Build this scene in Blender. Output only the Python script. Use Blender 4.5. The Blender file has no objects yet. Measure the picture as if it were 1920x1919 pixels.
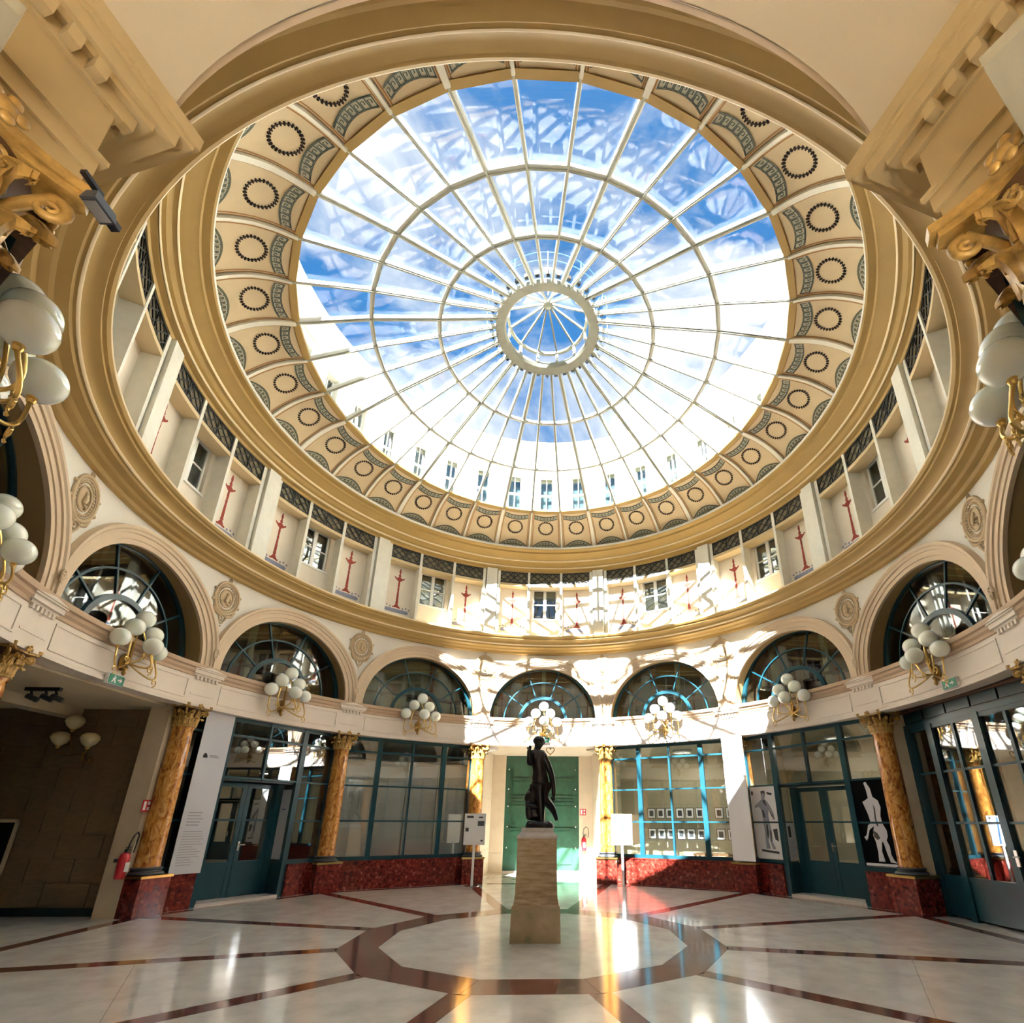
import bpy, math, random
from math import sin, cos, pi, radians, degrees, sqrt, atan2
from mathutils import Vector, Matrix

random.seed(7)
EXPOSURE = 0.45
SKY = 0.62
SUN = 50.0
CLOUD_LOC = (-4.71, -0.34, 4.43)
scene = bpy.context.scene
COL = scene.collection

# ------------------------------------------------------------------ camera
cam_d = bpy.data.cameras.new('camera')
cam = bpy.data.objects.new('camera', cam_d)
COL.objects.link(cam)
PITCH, ROLL, YAW = 0.3577, 0.0033, 0.0346
fw = Vector((sin(YAW) * cos(PITCH), cos(YAW) * cos(PITCH), sin(PITCH)))
rt = Vector((cos(YAW), -sin(YAW), 0))
up = rt.cross(fw)
rt2 = cos(ROLL) * rt + sin(ROLL) * up
up2 = -sin(ROLL) * rt + cos(ROLL) * up
mw = Matrix((rt2, up2, -fw)).transposed().to_4x4()
mw.translation = Vector((0.1222, -9.0039, 1.6653))
cam.matrix_world = mw
cam_d.sensor_fit = 'HORIZONTAL'
cam_d.sensor_width = 36
cam_d.lens = 960.79 / 1920 * 36
cam_d.shift_x = (960 - 1058.44) / 1920
cam_d.shift_y = (1182.56 - 959.5) / 1920
cam_d.clip_start = 0.02
cam_d.clip_end = 500
scene.camera = cam

# ------------------------------------------------------------------ view, light
vs = scene.view_settings
vs.view_transform = 'Standard'
vs.look = 'None'
vs.gamma = 1
vs.use_curve_mapping = False
vs.exposure = EXPOSURE
scene.cycles.caustics_reflective = False
scene.cycles.caustics_refractive = False
scene.cycles.sample_clamp_indirect = 40.0
scene.cycles.max_bounces = 6
scene.cycles.diffuse_bounces = 4
scene.cycles.glossy_bounces = 3
scene.cycles.transmission_bounces = 3
scene.cycles.transparent_max_bounces = 10
scene.cycles.use_light_tree = False
scene.cycles.use_adaptive_sampling = True
scene.cycles.adaptive_threshold = 0.03

world = bpy.data.worlds.new('sky')
scene.world = world
world.use_nodes = True
nt = world.node_tree
nt.nodes.clear()
N = nt.nodes.new
L = nt.links.new
wo = N('ShaderNodeOutputWorld')
bg = N('ShaderNodeBackground')
tc = N('ShaderNodeTexCoord')
sep = N('ShaderNodeSeparateXYZ')
L(tc.outputs['Generated'], sep.inputs[0])
blue = N('ShaderNodeValToRGB')
blue.color_ramp.elements[0].position = 0.0
blue.color_ramp.elements[0].color = (0.50, 0.74, 0.95, 1)
blue.color_ramp.elements[1].position = 1.0
blue.color_ramp.elements[1].color = (0.13, 0.40, 0.90, 1)
e = blue.color_ramp.elements.new(0.6)
e.color = (0.06, 0.36, 0.92, 1)
L(sep.outputs['Z'], blue.inputs[0])
mp = N('ShaderNodeMapping')
mp.inputs['Scale'].default_value = (1, 1, 1.7)
mp.inputs['Location'].default_value = CLOUD_LOC
L(tc.outputs['Generated'], mp.inputs[0])
nz = N('ShaderNodeTexNoise')
nz.inputs["Scale"].default_value = 3.2
nz.inputs['Detail'].default_value = 9
nz.inputs['Roughness'].default_value = 0.55
nz.inputs['Distortion'].default_value = 0.35
L(mp.outputs[0], nz.inputs['Vector'])
cr = N('ShaderNodeValToRGB')
cr.color_ramp.elements[0].position = 0.45
cr.color_ramp.elements[0].color = (0, 0, 0, 1)
cr.color_ramp.elements[1].position = 0.61
cr.color_ramp.elements[1].color = (1, 1, 1, 1)
L(nz.outputs['Fac'], cr.inputs[0])
mx = N('ShaderNodeMixRGB')
L(cr.outputs[0], mx.inputs[0])
L(blue.outputs[0], mx.inputs[1])
mx.inputs[2].default_value = (1.5, 1.5, 1.5, 1)
L(mx.outputs[0], bg.inputs['Color'])
bg.inputs['Strength'].default_value = SKY
L(bg.outputs[0], wo.inputs['Surface'])

SUN_EL, SUN_AZ = radians(41.0), radians(15.0)      # the rays travel towards this bearing
sd = bpy.data.lights.new('sun', 'SUN')
sd.energy = SUN
sd.angle = radians(0.53)
sd.color = (1.0, 0.985, 0.97)
sun = bpy.data.objects.new('sun', sd)
COL.objects.link(sun)
sun.rotation_mode = 'QUATERNION'
sun.rotation_quaternion = Vector((sin(SUN_AZ) * cos(SUN_EL), cos(SUN_AZ) * cos(SUN_EL), -sin(SUN_EL))).to_track_quat('-Z', 'Y')
sun.location = (0, -6, 30)

# ------------------------------------------------------------------ materials
MATS = {}


def mat(name, col, rough=0.6, metal=0.0, var=0.0, vscale=6.0, bump=0.0, bscale=40.0, col2=None, coat=0.0, spec=0.5, stretch=None, ramp=None, distort=0.0):
    m = bpy.data.materials.new(name)
    m.use_nodes = True
    t = m.node_tree
    b = t.nodes['Principled BSDF']
    b.inputs['Roughness'].default_value = rough
    b.inputs['Metallic'].default_value = metal
    b.inputs['Specular IOR Level'].default_value = spec
    if coat:
        b.inputs['Coat Weight'].default_value = coat
        b.inputs['Coat Roughness'].default_value = 0.08
    c1 = (*col, 1)
    if var > 0 or col2 or ramp:
        tcn = t.nodes.new('ShaderNodeTexCoord')
        mpn = t.nodes.new('ShaderNodeMapping')
        if stretch:
            mpn.inputs['Scale'].default_value = stretch
        t.links.new(tcn.outputs['Object'], mpn.inputs[0])
        n = t.nodes.new('ShaderNodeTexNoise')
        n.inputs['Scale'].default_value = vscale
        n.inputs['Detail'].default_value = 6
        n.inputs['Roughness'].default_value = 0.6
        n.inputs['Distortion'].default_value = distort
        t.links.new(mpn.outputs[0], n.inputs['Vector'])
        r = t.nodes.new('ShaderNodeValToRGB')
        if ramp:
            els = r.color_ramp.elements
            els[0].position, els[0].color = ramp[0][0], (*ramp[0][1], 1)
            els[1].position, els[1].color = ramp[-1][0], (*ramp[-1][1], 1)
            for p_, c_ in ramp[1:-1]:
                el = els.new(p_)
                el.color = (*c_, 1)
        else:
            c2 = col2 if col2 else tuple(max(0, x * (1 - var)) for x in col)
            r.color_ramp.elements[0].position = 0.3
            r.color_ramp.elements[0].color = (*c2, 1)
            r.color_ramp.elements[1].position = 0.7
            r.color_ramp.elements[1].color = c1
        t.links.new(n.outputs['Fac'], r.inputs[0])
        t.links.new(r.outputs[0], b.inputs['Base Color'])
    else:
        b.inputs['Base Color'].default_value = c1
    if bump > 0:
        tcn2 = t.nodes.new('ShaderNodeTexCoord')
        n2 = t.nodes.new('ShaderNodeTexNoise')
        n2.inputs['Scale'].default_value = bscale
        n2.inputs['Detail'].default_value = 4
        t.links.new(tcn2.outputs['Object'], n2.inputs['Vector'])
        bp = t.nodes.new('ShaderNodeBump')
        bp.inputs['Strength'].default_value = bump
        bp.inputs['Distance'].default_value = 0.01
        t.links.new(n2.outputs['Fac'], bp.inputs['Height'])
        t.links.new(bp.outputs[0], b.inputs['Normal'])
    MATS[name] = m
    return m


def glass(name, tint=(0.93, 0.96, 0.96), ior=1.5, boost=0.0, rough=0.0):
    m = bpy.data.materials.new(name)
    m.use_nodes = True
    t = m.node_tree
    t.nodes.clear()
    o = t.nodes.new('ShaderNodeOutputMaterial')
    mixn = t.nodes.new('ShaderNodeMixShader')
    tr = t.nodes.new('ShaderNodeBsdfTransparent')
    tr.inputs[0].default_value = (*tint, 1)
    gl = t.nodes.new('ShaderNodeBsdfGlossy')
    gl.inputs['Roughness'].default_value = rough
    lw = t.nodes.new('ShaderNodeLayerWeight')
    lw.inputs['Blend'].default_value = 0.5
    pw = t.nodes.new('ShaderNodeMath')
    pw.operation = 'POWER'
    pw.inputs[1].default_value = 4.0
    t.links.new(lw.outputs['Facing'], pw.inputs[0])
    ad = t.nodes.new('ShaderNodeMath')
    ad.operation = 'MULTIPLY_ADD'
    ad.use_clamp = True
    ad.inputs[1].default_value = 0.75
    ad.inputs[2].default_value = boost + 0.02
    t.links.new(pw.outputs[0], ad.inputs[0])
    t.links.new(ad.outputs[0], mixn.inputs[0])
    t.links.new(tr.outputs[0], mixn.inputs[1])
    t.links.new(gl.outputs[0], mixn.inputs[2])
    t.links.new(mixn.outputs[0], o.inputs['Surface'])
    MATS[name] = m
    return m


mat('cream', (0.85, 0.81, 0.73), 0.75, var=0.06, vscale=1.5, bump=0.08)
mat('cream_white', (0.87, 0.85, 0.76), 0.7, var=0.10, vscale=5, bump=0.05)
mat('ochre', (0.50, 0.325, 0.10), 0.6, var=0.10, vscale=2.0)
mat('ochre_light', (0.86, 0.70, 0.45), 0.6)
mat('medallion', (0.64, 0.48, 0.29), 0.65, var=0.15, vscale=8)
mat('impost', (0.58, 0.41, 0.27), 0.65, var=0.06, vscale=3)  # browner than the frieze, the cornice's shadow put into the colour
mat('soffit_shaded', (0.36, 0.25, 0.11), 0.7)  # brown with the shading of the arch reveals put into the colour
mat('archivolt', (0.70, 0.54, 0.37), 0.65, var=0.07, vscale=3)
mat('frieze', (0.82, 0.72, 0.62), 0.7, var=0.06, vscale=2)
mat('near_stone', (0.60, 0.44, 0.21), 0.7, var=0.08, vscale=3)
mat('vault', (0.72, 0.60, 0.41), 0.8, var=0.05, vscale=0.8)
mat('dome_panel', (0.76, 0.60, 0.37), 0.75, var=0.08, vscale=3)
mat('dome_rib', (0.90, 0.86, 0.74), 0.55)
mat('rust_line', (0.42, 0.20, 0.06), 0.7)
mat('meander_ground', (0.52, 0.48, 0.36), 0.8)
mat('meander', (0.07, 0.10, 0.09), 0.8)
mat('outer_meander', (0.16, 0.17, 0.12), 0.85, var=0.5, vscale=60)
mat('wreath', (0.035, 0.02, 0.015), 0.8)
mat('iron_white', (0.80, 0.80, 0.72), 0.45, var=0.08, vscale=8)
mat('iron_grey', (0.36, 0.36, 0.28), 0.45, var=0.15, vscale=6)
mat('candelabrum', (0.40, 0.06, 0.04), 0.8, var=0.25, vscale=20)
mat('scroll_blue', (0.34, 0.36, 0.48), 0.8, var=0.35, vscale=25)
mat('panel_cream', (0.86, 0.77, 0.64), 0.75, var=0.05, vscale=3)
mat('reveal_tan', (0.70, 0.55, 0.32), 0.7)
mat('grille_black', (0.012, 0.014, 0.012), 0.5)
mat('grille_back', (0.30, 0.25, 0.15), 0.8, var=0.4, vscale=12)
mat('white_paint', (0.88, 0.88, 0.84), 0.4)
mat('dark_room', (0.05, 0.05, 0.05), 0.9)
mat('teal', (0.009, 0.062, 0.085), 0.3, coat=0.12, var=0.2, vscale=4)
mat('teal_dark', (0.008, 0.034, 0.040), 0.3, coat=0.1)
mat('door_green', (0.03, 0.115, 0.065), 0.35, coat=0.3, var=0.35, vscale=5)
mat('brass', (0.75, 0.52, 0.18), 0.28, 1.0)
mat('brass_dark', (0.36, 0.22, 0.07), 0.35, 1.0)
mat('gilt_shade', (0.12, 0.055, 0.015), 0.6)  # capital bell, the shade between the leaves put into the colour
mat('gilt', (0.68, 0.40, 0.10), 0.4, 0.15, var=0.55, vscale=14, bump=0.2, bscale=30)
mat('steel', (0.7, 0.7, 0.7), 0.25, 1.0)
mat('matte_black', (0.008, 0.008, 0.008), 0.95, spec=0.05)
mat('black', (0.012, 0.012, 0.013), 0.4)
mat('dark_grey', (0.06, 0.065, 0.07), 0.45)
mat('white', (0.85, 0.85, 0.86), 0.5)
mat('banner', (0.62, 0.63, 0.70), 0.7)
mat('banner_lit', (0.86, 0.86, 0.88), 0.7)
mat('text_grey', (0.36, 0.37, 0.42), 0.8)
mat('red', (0.55, 0.015, 0.03), 0.3, coat=0.4)
mat('exit_green', (0.0, 0.22, 0.13), 0.4)
mat('bronze', (0.020, 0.015, 0.013), 0.33, 0.35, var=0.5, vscale=6, spec=0.6)
mat('slate_blue', (0.05, 0.14, 0.30), 0.5)
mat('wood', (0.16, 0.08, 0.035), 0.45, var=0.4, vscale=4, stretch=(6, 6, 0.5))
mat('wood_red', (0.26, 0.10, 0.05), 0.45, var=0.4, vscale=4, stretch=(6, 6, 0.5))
mat('olive', (0.46, 0.41, 0.28), 0.8, var=0.12, vscale=1.2)
mat('shop_white', (0.86, 0.85, 0.82), 0.8, var=0.1, vscale=1.5)
mat('zinc', (0.30, 0.31, 0.33), 0.5)
mat('court', (0.86, 0.83, 0.74), 0.8, var=0.06, vscale=1.5)
mat('court_trim', (0.84, 0.76, 0.48), 0.8)
mat('glare_white', (0.85, 0.85, 0.83), 0.8)

# marble of the column shafts
mat('column_marble', (0.6, 0.3, 0.08), 0.18, coat=0.5, vscale=7, distort=1.6, stretch=(1.2, 1.2, 0.55),
    ramp=[(0.28, (0.05, 0.018, 0.008)), (0.40, (0.34, 0.11, 0.02)), (0.52, (0.62, 0.27, 0.05)), (0.66, (0.74, 0.42, 0.13)), (0.78, (0.80, 0.60, 0.34))])
mat('granite', (0.25, 0.04, 0.03), 0.16, coat=0.4, vscale=15,
    ramp=[(0.32, (0.03, 0.005, 0.004)), (0.46, (0.15, 0.018, 0.012)), (0.60, (0.25, 0.035, 0.022)), (0.72, (0.45, 0.18, 0.13))])
mat('floor_light', (0.66, 0.61, 0.54), 0.13, vscale=2.4, coat=0.35,
    ramp=[(0.30, (0.58, 0.56, 0.53)), (0.50, (0.68, 0.66, 0.63)), (0.70, (0.77, 0.75, 0.72))])
mat('floor_red', (0.17, 0.05, 0.035), 0.12, vscale=9, coat=0.35,
    ramp=[(0.30, (0.10, 0.026, 0.018)), (0.52, (0.17, 0.048, 0.036)), (0.72, (0.26, 0.10, 0.075))])
mat('floor_base', (0.12, 0.08, 0.06), 0.7)
mat('pedestal_stone', (0.42, 0.31, 0.17), 0.6, vscale=5, stretch=(1, 1, 5), bump=0.1,
    ramp=[(0.30, (0.30, 0.20, 0.09)), (0.5, (0.44, 0.32, 0.18)), (0.72, (0.55, 0.43, 0.28))])
mat('pedestal_foot', (0.40, 0.31, 0.19), 0.6, vscale=3.2,
    ramp=[(0.30, (0.10, 0.22, 0.12)), (0.42, (0.36, 0.29, 0.16)), (0.6, (0.44, 0.33, 0.20)), (0.75, (0.52, 0.42, 0.28))])
mat('pedestal_cap', (0.62, 0.56, 0.52), 0.5, var=0.2, vscale=8)
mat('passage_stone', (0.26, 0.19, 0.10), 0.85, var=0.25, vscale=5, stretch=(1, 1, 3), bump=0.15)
mat('portal_stone', (0.70, 0.58, 0.42), 0.7, var=0.10, vscale=3, bump=0.05)
mat('globe', (0.90, 0.93, 0.84), 0.12, coat=0.7, var=0.05, vscale=3)
MATS['globe'].node_tree.nodes['Principled BSDF'].inputs['Subsurface Weight'].default_value = 0.25
MATS['globe'].node_tree.nodes['Principled BSDF'].inputs['Subsurface Radius'].default_value = (0.08, 0.09, 0.07)
mat('globe_warm', (0.80, 0.70, 0.42), 0.2, coat=0.4)
glass('skylight_glass', (0.94, 0.97, 0.98), 1.45)
glass('shop_glass', (0.94, 0.96, 0.95), 1.55, 0.15)
glass('fan_glass', (0.82, 0.88, 0.86), 1.6, 0.07)
glass('attic_glass', (0.55, 0.62, 0.62), 1.6, 0.16)

# ------------------------------------------------------------------ mesh building
NAMEC = {}


class MB:
    def __init__(self):
        self.v, self.f = [], []

    def add(self, verts, faces):
        o = len(self.v)
        self.v += [tuple(p) for p in verts]
        self.f += [tuple(i + o for i in fc) for fc in faces]
        return self

    def box(self, x0, x1, y0, y1, z0, z1, taper=None):
        if taper is None:
            t = [(x0, x1, y0, y1), (x0, x1, y0, y1)]
        else:
            t = [(x0, x1, y0, y1), taper]
        vv = []
        for (a, b, c, d), z in zip(t, (z0, z1)):
            vv += [(a, c, z), (b, c, z), (b, d, z), (a, d, z)]
        return self.add(vv, [(3, 2, 1, 0), (4, 5, 6, 7), (0, 1, 5, 4), (1, 2, 6, 5), (2, 3, 7, 6), (3, 0, 4, 7)])

    def bar(self, p0, p1, w, h, upv=(0, 0, 1)):
        p0, p1 = Vector(p0), Vector(p1)
        d = (p1 - p0).normalized()
        s = d.cross(Vector(upv))
        if s.length < 1e-6:
            s = Vector((1, 0, 0))
        s.normalize()
        u = s.cross(d).normalized()
        vv = []
        for p in (p0, p1):
            vv += [p - s * w / 2 - u * h / 2, p + s * w / 2 - u * h / 2, p + s * w / 2 + u * h / 2, p - s * w / 2 + u * h / 2]
        return self.add(vv, [(3, 2, 1, 0), (4, 5, 6, 7), (0, 1, 5, 4), (1, 2, 6, 5), (2, 3, 7, 6), (3, 0, 4, 7)])

    def tube(self, pts, r, n=8, closed=False, flat=1.0):
        pts = [Vector(p) for p in pts]
        m = len(pts)
        rs = r if isinstance(r, (list, tuple)) else [r] * m
        vv, ff = [], []
        ref = Vector((0.31, 0.17, 0.93)).normalized()
        for i, p in enumerate(pts):
            if closed:
                d = pts[(i + 1) % m] - pts[i - 1]
            else:
                d = pts[min(i + 1, m - 1)] - pts[max(i - 1, 0)]
            d.normalize()
            s = d.cross(ref)
            if s.length < 0.05:
                s = d.cross(Vector((1, 0, 0)))
            s.normalize()
            u = d.cross(s).normalized()
            for j in range(n):
                a = 2 * pi * j / n
                vv.append(p + s * (cos(a) * rs[i]) + u * (sin(a) * rs[i] * flat))
        rng = m if closed else m - 1
        for i in range(rng):
            k = (i + 1) % m
            for j in range(n):
                l = (j + 1) % n
                ff.append((i * n + j, i * n + l, k * n + l, k * n + j))
        if not closed:
            ff.append(tuple(range(n))[::-1])
            ff.append(tuple((m - 1) * n + j for j in range(n)))
        return self.add(vv, ff)

    def lathe(self, prof, n=32, a0=0.0, a1=2 * pi, c=(0, 0), closed_prof=False, caps=False):
        full = abs(a1 - a0 - 2 * pi) < 1e-6
        k = n if full else n + 1
        vv, ff = [], []
        m = len(prof)
        for i in range(k):
            a = a0 + (a1 - a0) * i / n
            for r, z in prof:
                vv.append((c[0] + r * sin(a), c[1] + r * cos(a), z))
        for i in range(n):
            j = (i + 1) % k
            for q in range(m if closed_prof else m - 1):
                w = (q + 1) % m
                ff.append((i * m + q, j * m + q, j * m + w, i * m + w))
        if caps and full:
            if prof[0][0] > 1e-5:
                ff.append(tuple(i * m for i in range(k)))
            if prof[-1][0] > 1e-5:
                ff.append(tuple(i * m + m - 1 for i in range(k))[::-1])
        if caps and not full:
            ff.append(tuple(range(m)))
            ff.append(tuple((k - 1) * m + q for q in range(m))[::-1])
        return self.add(vv, ff)

    def arcbox(self, r0, r1, a0, a1, z0, z1, n=4):
        self.lathe([(r0, z0), (r0, z1), (r1, z1), (r1, z0)], n, radians(a0), radians(a1), closed_prof=True, caps=True)
        return self

    def sphere(self, c, r, nu=16, nv=10, sc=(1, 1, 1)):
        vv, ff = [], []
        for i in range(nv + 1):
            t = pi * i / nv
            for j in range(nu):
                a = 2 * pi * j / nu
                vv.append((c[0] + r * sc[0] * sin(t) * cos(a), c[1] + r * sc[1] * sin(t) * sin(a), c[2] + r * sc[2] * cos(t)))
        for i in range(nv):
            for j in range(nu):
                k = (j + 1) % nu
                ff.append((i * nu + j, (i + 1) * nu + j, (i + 1) * nu + k, i * nu + k))
        return self.add(vv, ff)

    def prism(self, poly, fn, t0=0.0, t1=0.004):
        """a flat outline of (a, b) points given depth: fn(a, b, t) -> point"""
        n = len(poly)
        vv = [fn(a, b, t0) for a, b in poly] + [fn(a, b, t1) for a, b in poly]
        ff = [tuple(range(n))[::-1], tuple(range(n, 2 * n))]
        for i in range(n):
            j = (i + 1) % n
            ff.append((i, j, n + j, n + i))
        return self.add(vv, ff)

    def mesh(self, name, material, smooth=None):
        me = bpy.data.meshes.new(name)
        me.from_pydata(self.v, [], self.f)
        me.validate()
        import bmesh
        bm = bmesh.new()
        bm.from_mesh(me)
        bmesh.ops.remove_doubles(bm, verts=bm.verts, dist=1e-6)
        bmesh.ops.recalc_face_normals(bm, faces=bm.faces)
        bm.to_mesh(me)
        bm.free()
        me.materials.append(MATS[material])
        if smooth is not None:
            me.shade_smooth()
            me.set_sharp_from_angle(angle=radians(smooth))
        return me

    def obj(self, name, material, parent=None, loc=(0, 0, 0), rz=0.0, smooth=None):
        return link(name, self.mesh(name, material, smooth), parent, loc, rz)


def link(name, me, parent=None, loc=(0, 0, 0), rz=0.0):
    o = bpy.data.objects.new(name, me)
    COL.objects.link(o)
    o.location = loc
    o.rotation_euler = (0, 0, rz)
    if parent is not None:
        o.parent = parent
    return o


def tag(o, label, cat=None, group=None, kind=None):
    o['label'] = label
    if cat:
        o['category'] = cat
    if group:
        o['group'] = group
    if kind:
        o['kind'] = kind
    return o


def thing(name, label, cat=None, group=None, kind=None, loc=(0, 0, 0), rz=0.0):
    o = link(name, None, None, loc, rz)
    o.empty_display_size = 0.2
    return tag(o, label, cat, group, kind)




def rz(a):
    """rotation about z that brings the far bay (+y) to bearing a degrees, clockwise seen from above"""
    return -radians(a)


def pol(r, a, z):
    a = radians(a)
    return (r * sin(a), r * cos(a), z)


RW = 7.45           # face of the arcade wall
HB = RW * radians(15)
ZS = 4.75           # springing
RA = 1.72           # arch radius


def W(s, z, d=0.0):
    a = s / RW
    r = RW - d
    return (r * sin(a), r * cos(a), z)
# ================================================================== STRUCTURE
ALLB = list(range(-5, 7))          # twelve bays, bay 0 opposite the camera, bay 6 the camera's own

# ------------------------------------------------------------------ floor
floor = MB().lathe([(0.0, -0.03), (16.2, -0.03), (16.2, -0.2), (0.0, -0.2)], 48).obj('floor', 'floor_base')
tag(floor, 'polished stone floor of pale slabs divided by dark red bands', kind='structure')
AI, AO = 2.20, 2.75                # inner and outer apothem of the twelve-sided band
T15 = math.tan(radians(15))


def slab(poly, name, material, k, z=0.0, g=0.003):
    cx = sum(p[0] for p in poly) / len(poly)
    cy = sum(p[1] for p in poly) / len(poly)
    q = []
    for x, y in poly:
        d = sqrt((x - cx) ** 2 + (y - cy) ** 2) or 1
        q.append((x - (x - cx) / d * g, y - (y - cy) / d * g))
    key = (name, material, tuple((round(a, 4), round(b, 4)) for a, b in q))
    if key not in SLABS:
        SLABS[key] = MB().prism(q, lambda a, b, t: (a, b, t), z - 0.03, z).mesh(name, material)
    return link(name, SLABS[key], floor, rz=rz(30 * k))


SLABS = {}
slab([(AI / cos(radians(15)) * sin(radians(15 + 30 * i)), AI / cos(radians(15)) * cos(radians(15 + 30 * i))) for i in range(12)], 'centre_slab', 'floor_light', 0)


def xe(y, w=0.125):
    t = (y - w * sin(radians(15))) / cos(radians(15))
    return t * sin(radians(15)) - w * cos(radians(15))


for k in ALLB:
    slab([(-AI * T15, AI), (AI * T15, AI), (AO * T15, AO), (-AO * T15, AO)], 'ring_band', 'floor_red', k)
    mid = (AO + 7.2) / 2
    slab([(-xe(AO), AO), (xe(AO), AO), (xe(mid), mid), (-xe(mid), mid)], 'pale_slab', 'floor_light', k)
    slab([(-xe(mid), mid), (xe(mid), mid), (xe(7.2), 7.2), (-xe(7.2), 7.2)], 'pale_slab', 'floor_light', k)
    # radial band on the bay's right-hand boundary
    c15, s15 = cos(radians(15)), sin(radians(15))

    def rb(t, w):
        return (t * s15 + w * c15, t * c15 - w * s15)
    r0, r1, r2_ = AO / c15, 5.0, 7.2 / c15
    slab([rb(r0 - 0.03, -0.125), rb(r0 - 0.03, 0.125), rb(r1, 0.125), rb(r1, -0.125)], 'radial_band', 'floor_red', k)
    slab([rb(r1, -0.125), rb(r1, 0.125), rb(r2_, 0.125), rb(r2_, -0.125)], 'radial_band', 'floor_red', k)
    slab([(-7.2 * T15, 7.2), (7.2 * T15, 7.2), (7.44 * T15, 7.44), (-7.44 * T15, 7.44)], 'border_band', 'floor_red', k)
    slab([(-7.44 * T15, 7.44), (7.44 * T15, 7.44), (11 * T15, 11.0), (-11 * T15, 11.0)], 'outer_slab', 'floor_light', k)
slab([(-2.2, 11.0), (2.2, 11.0), (2.2, 15.5), (-2.2, 15.5)], 'outer_slab', 'floor_light', -3)
slab([(-2.2, 11.0), (2.2, 11.0), (2.2, 15.5), (-2.2, 15.5)], 'outer_slab', 'floor_light', 6)

# ------------------------------------------------------------------ arcade wall with twelve arches
def warp(p, k):
    """the wall straightens round the entry arch: local point of bay k -> local point"""
    a = degrees(atan2(p[0], p[1])) + 30 * k
    a = abs((a + 180) % 360 - 180)
    if a <= 150.001:
        return p
    q = 1 / cos(radians(180 - a)) if a >= 165 else 1 + (1 / cos(radians(15)) - 1) * (a - 150) / 15
    return (p[0] * q, p[1] * q, p[2])


b = MB()
TOPZ = 6.95
NR = 4


def rect_hit(th):
    c, s = cos(radians(th)), sin(radians(th))
    ts = []
    if abs(c) > 1e-9:
        ts.append(HB / abs(c))
    if s > 1e-9:
        ts.append((TOPZ - ZS) / s)
    t = min(ts)
    return (t * c, ZS + t * s)


ths = sorted(set([i * 180 / 40 for i in range(41)] + [degrees(atan2(TOPZ - ZS, HB)), 180 - degrees(atan2(TOPZ - ZS, HB))]))
for k in ALLB:
    a = radians(30 * k)
    ca, sa = cos(a), sin(a)

    def R(p):
        p = warp(p, k)
        return (p[0] * ca + p[1] * sa, -p[0] * sa + p[1] * ca, p[2])
    vv, ff = [], []
    ra = 1.80 if k == 6 else RA
    for th in ths:
        pi_ = (ra * cos(radians(th)), ZS + ra * sin(radians(th)))
        po = rect_hit(th)
        for q in range(NR + 1):
            u = q / NR
            vv.append(R(W(pi_[0] * (1 - u) + po[0] * u, pi_[1] * (1 - u) + po[1] * u)))
    m = NR + 1
    for i in range(len(ths) - 1):
        for q in range(NR):
            ff.append((i * m + q, (i + 1) * m + q, (i + 1) * m + q + 1, i * m + q + 1))
    b.add(vv, ff)
    if k not in (5, 6):
        b.arcbox(RW + 0.0, RW + 0.42, 30 * k + 15 - degrees((HB - RA) / RW), 30 * k + 15 + degrees((HB - RA) / RW), 4.0, ZS, 2)
wall = b.obj('wall_arcade', 'cream', smooth=40)
tag(wall, 'cream plaster arcade wall with a ring of round arches above the shopfronts', kind='structure')


def arch_meshes(k):
    off = 0.11 if k == 6 else 0.0
    prof = [(1.70, -0.03), (1.70, 0.035), (1.79, 0.035), (1.795, 0.055), (1.90, 0.055), (1.905, 0.08), (1.955, 0.085), (1.985, 0.11), (2.04, 0.11), (2.05, 0.0)]
    vv, ff = [], []
    NT = 40
    for i in range(NT + 1):
        th = pi * i / NT
        for rho, d in prof:
            s = max(-HB - 0.005, min(HB + 0.005, (rho + off) * cos(th)))
            vv.append(warp(W(s, ZS + (rho + off) * sin(th), d), k))
    m = len(prof)
    for i in range(NT):
        for q in range(m - 1):
            ff.append((i * m + q, (i + 1) * m + q, (i + 1) * m + q + 1, i * m + q + 1))
    am = MB().add(vv, ff).mesh('archivolt', 'archivolt', 30)
    vv, ff = [], []
    for i in range(NT + 1):
        th = pi * i / NT
        for rho, d in ((RA, 0.0), (RA, -0.42), (RA + 0.04, -0.42), (RA + 0.04, 0.0)):
            vv.append(warp(W((rho + off) * cos(th), ZS + (rho + off) * sin(th), d), k))
    for i in range(NT):
        for q in range(4):
            ff.append((4 * i + q, 4 * i + (q + 1) % 4, 4 * i + 4 + (q + 1) % 4, 4 * i + 4 + q))
    sm = MB().add(vv, ff).mesh('arch_soffit', 'soffit_shaded', 40)
    return am, sm


AM = {0: arch_meshes(0), 5: arch_meshes(5), -5: arch_meshes(-5), 6: arch_meshes(6)}
scroll_me = MB().tube([W(HB + 0.06 * (1 - t / 30) * cos(t * 0.45), ZS + 0.30 + 0.13 * (1 - t / 34) * sin(t * 0.45), 0.12) for t in range(30)], 0.016, 6).mesh('scroll', 'archivolt', 40)
for k in ALLB:
    am, sm = AM.get(k, AM[0])
    link('archivolt', am, wall, rz=rz(30 * k))
    if k != 6:
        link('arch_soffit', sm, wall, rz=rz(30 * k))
    if k not in (5, 6):
        link('scroll', scroll_me, wall, rz=rz(30 * k))

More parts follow.
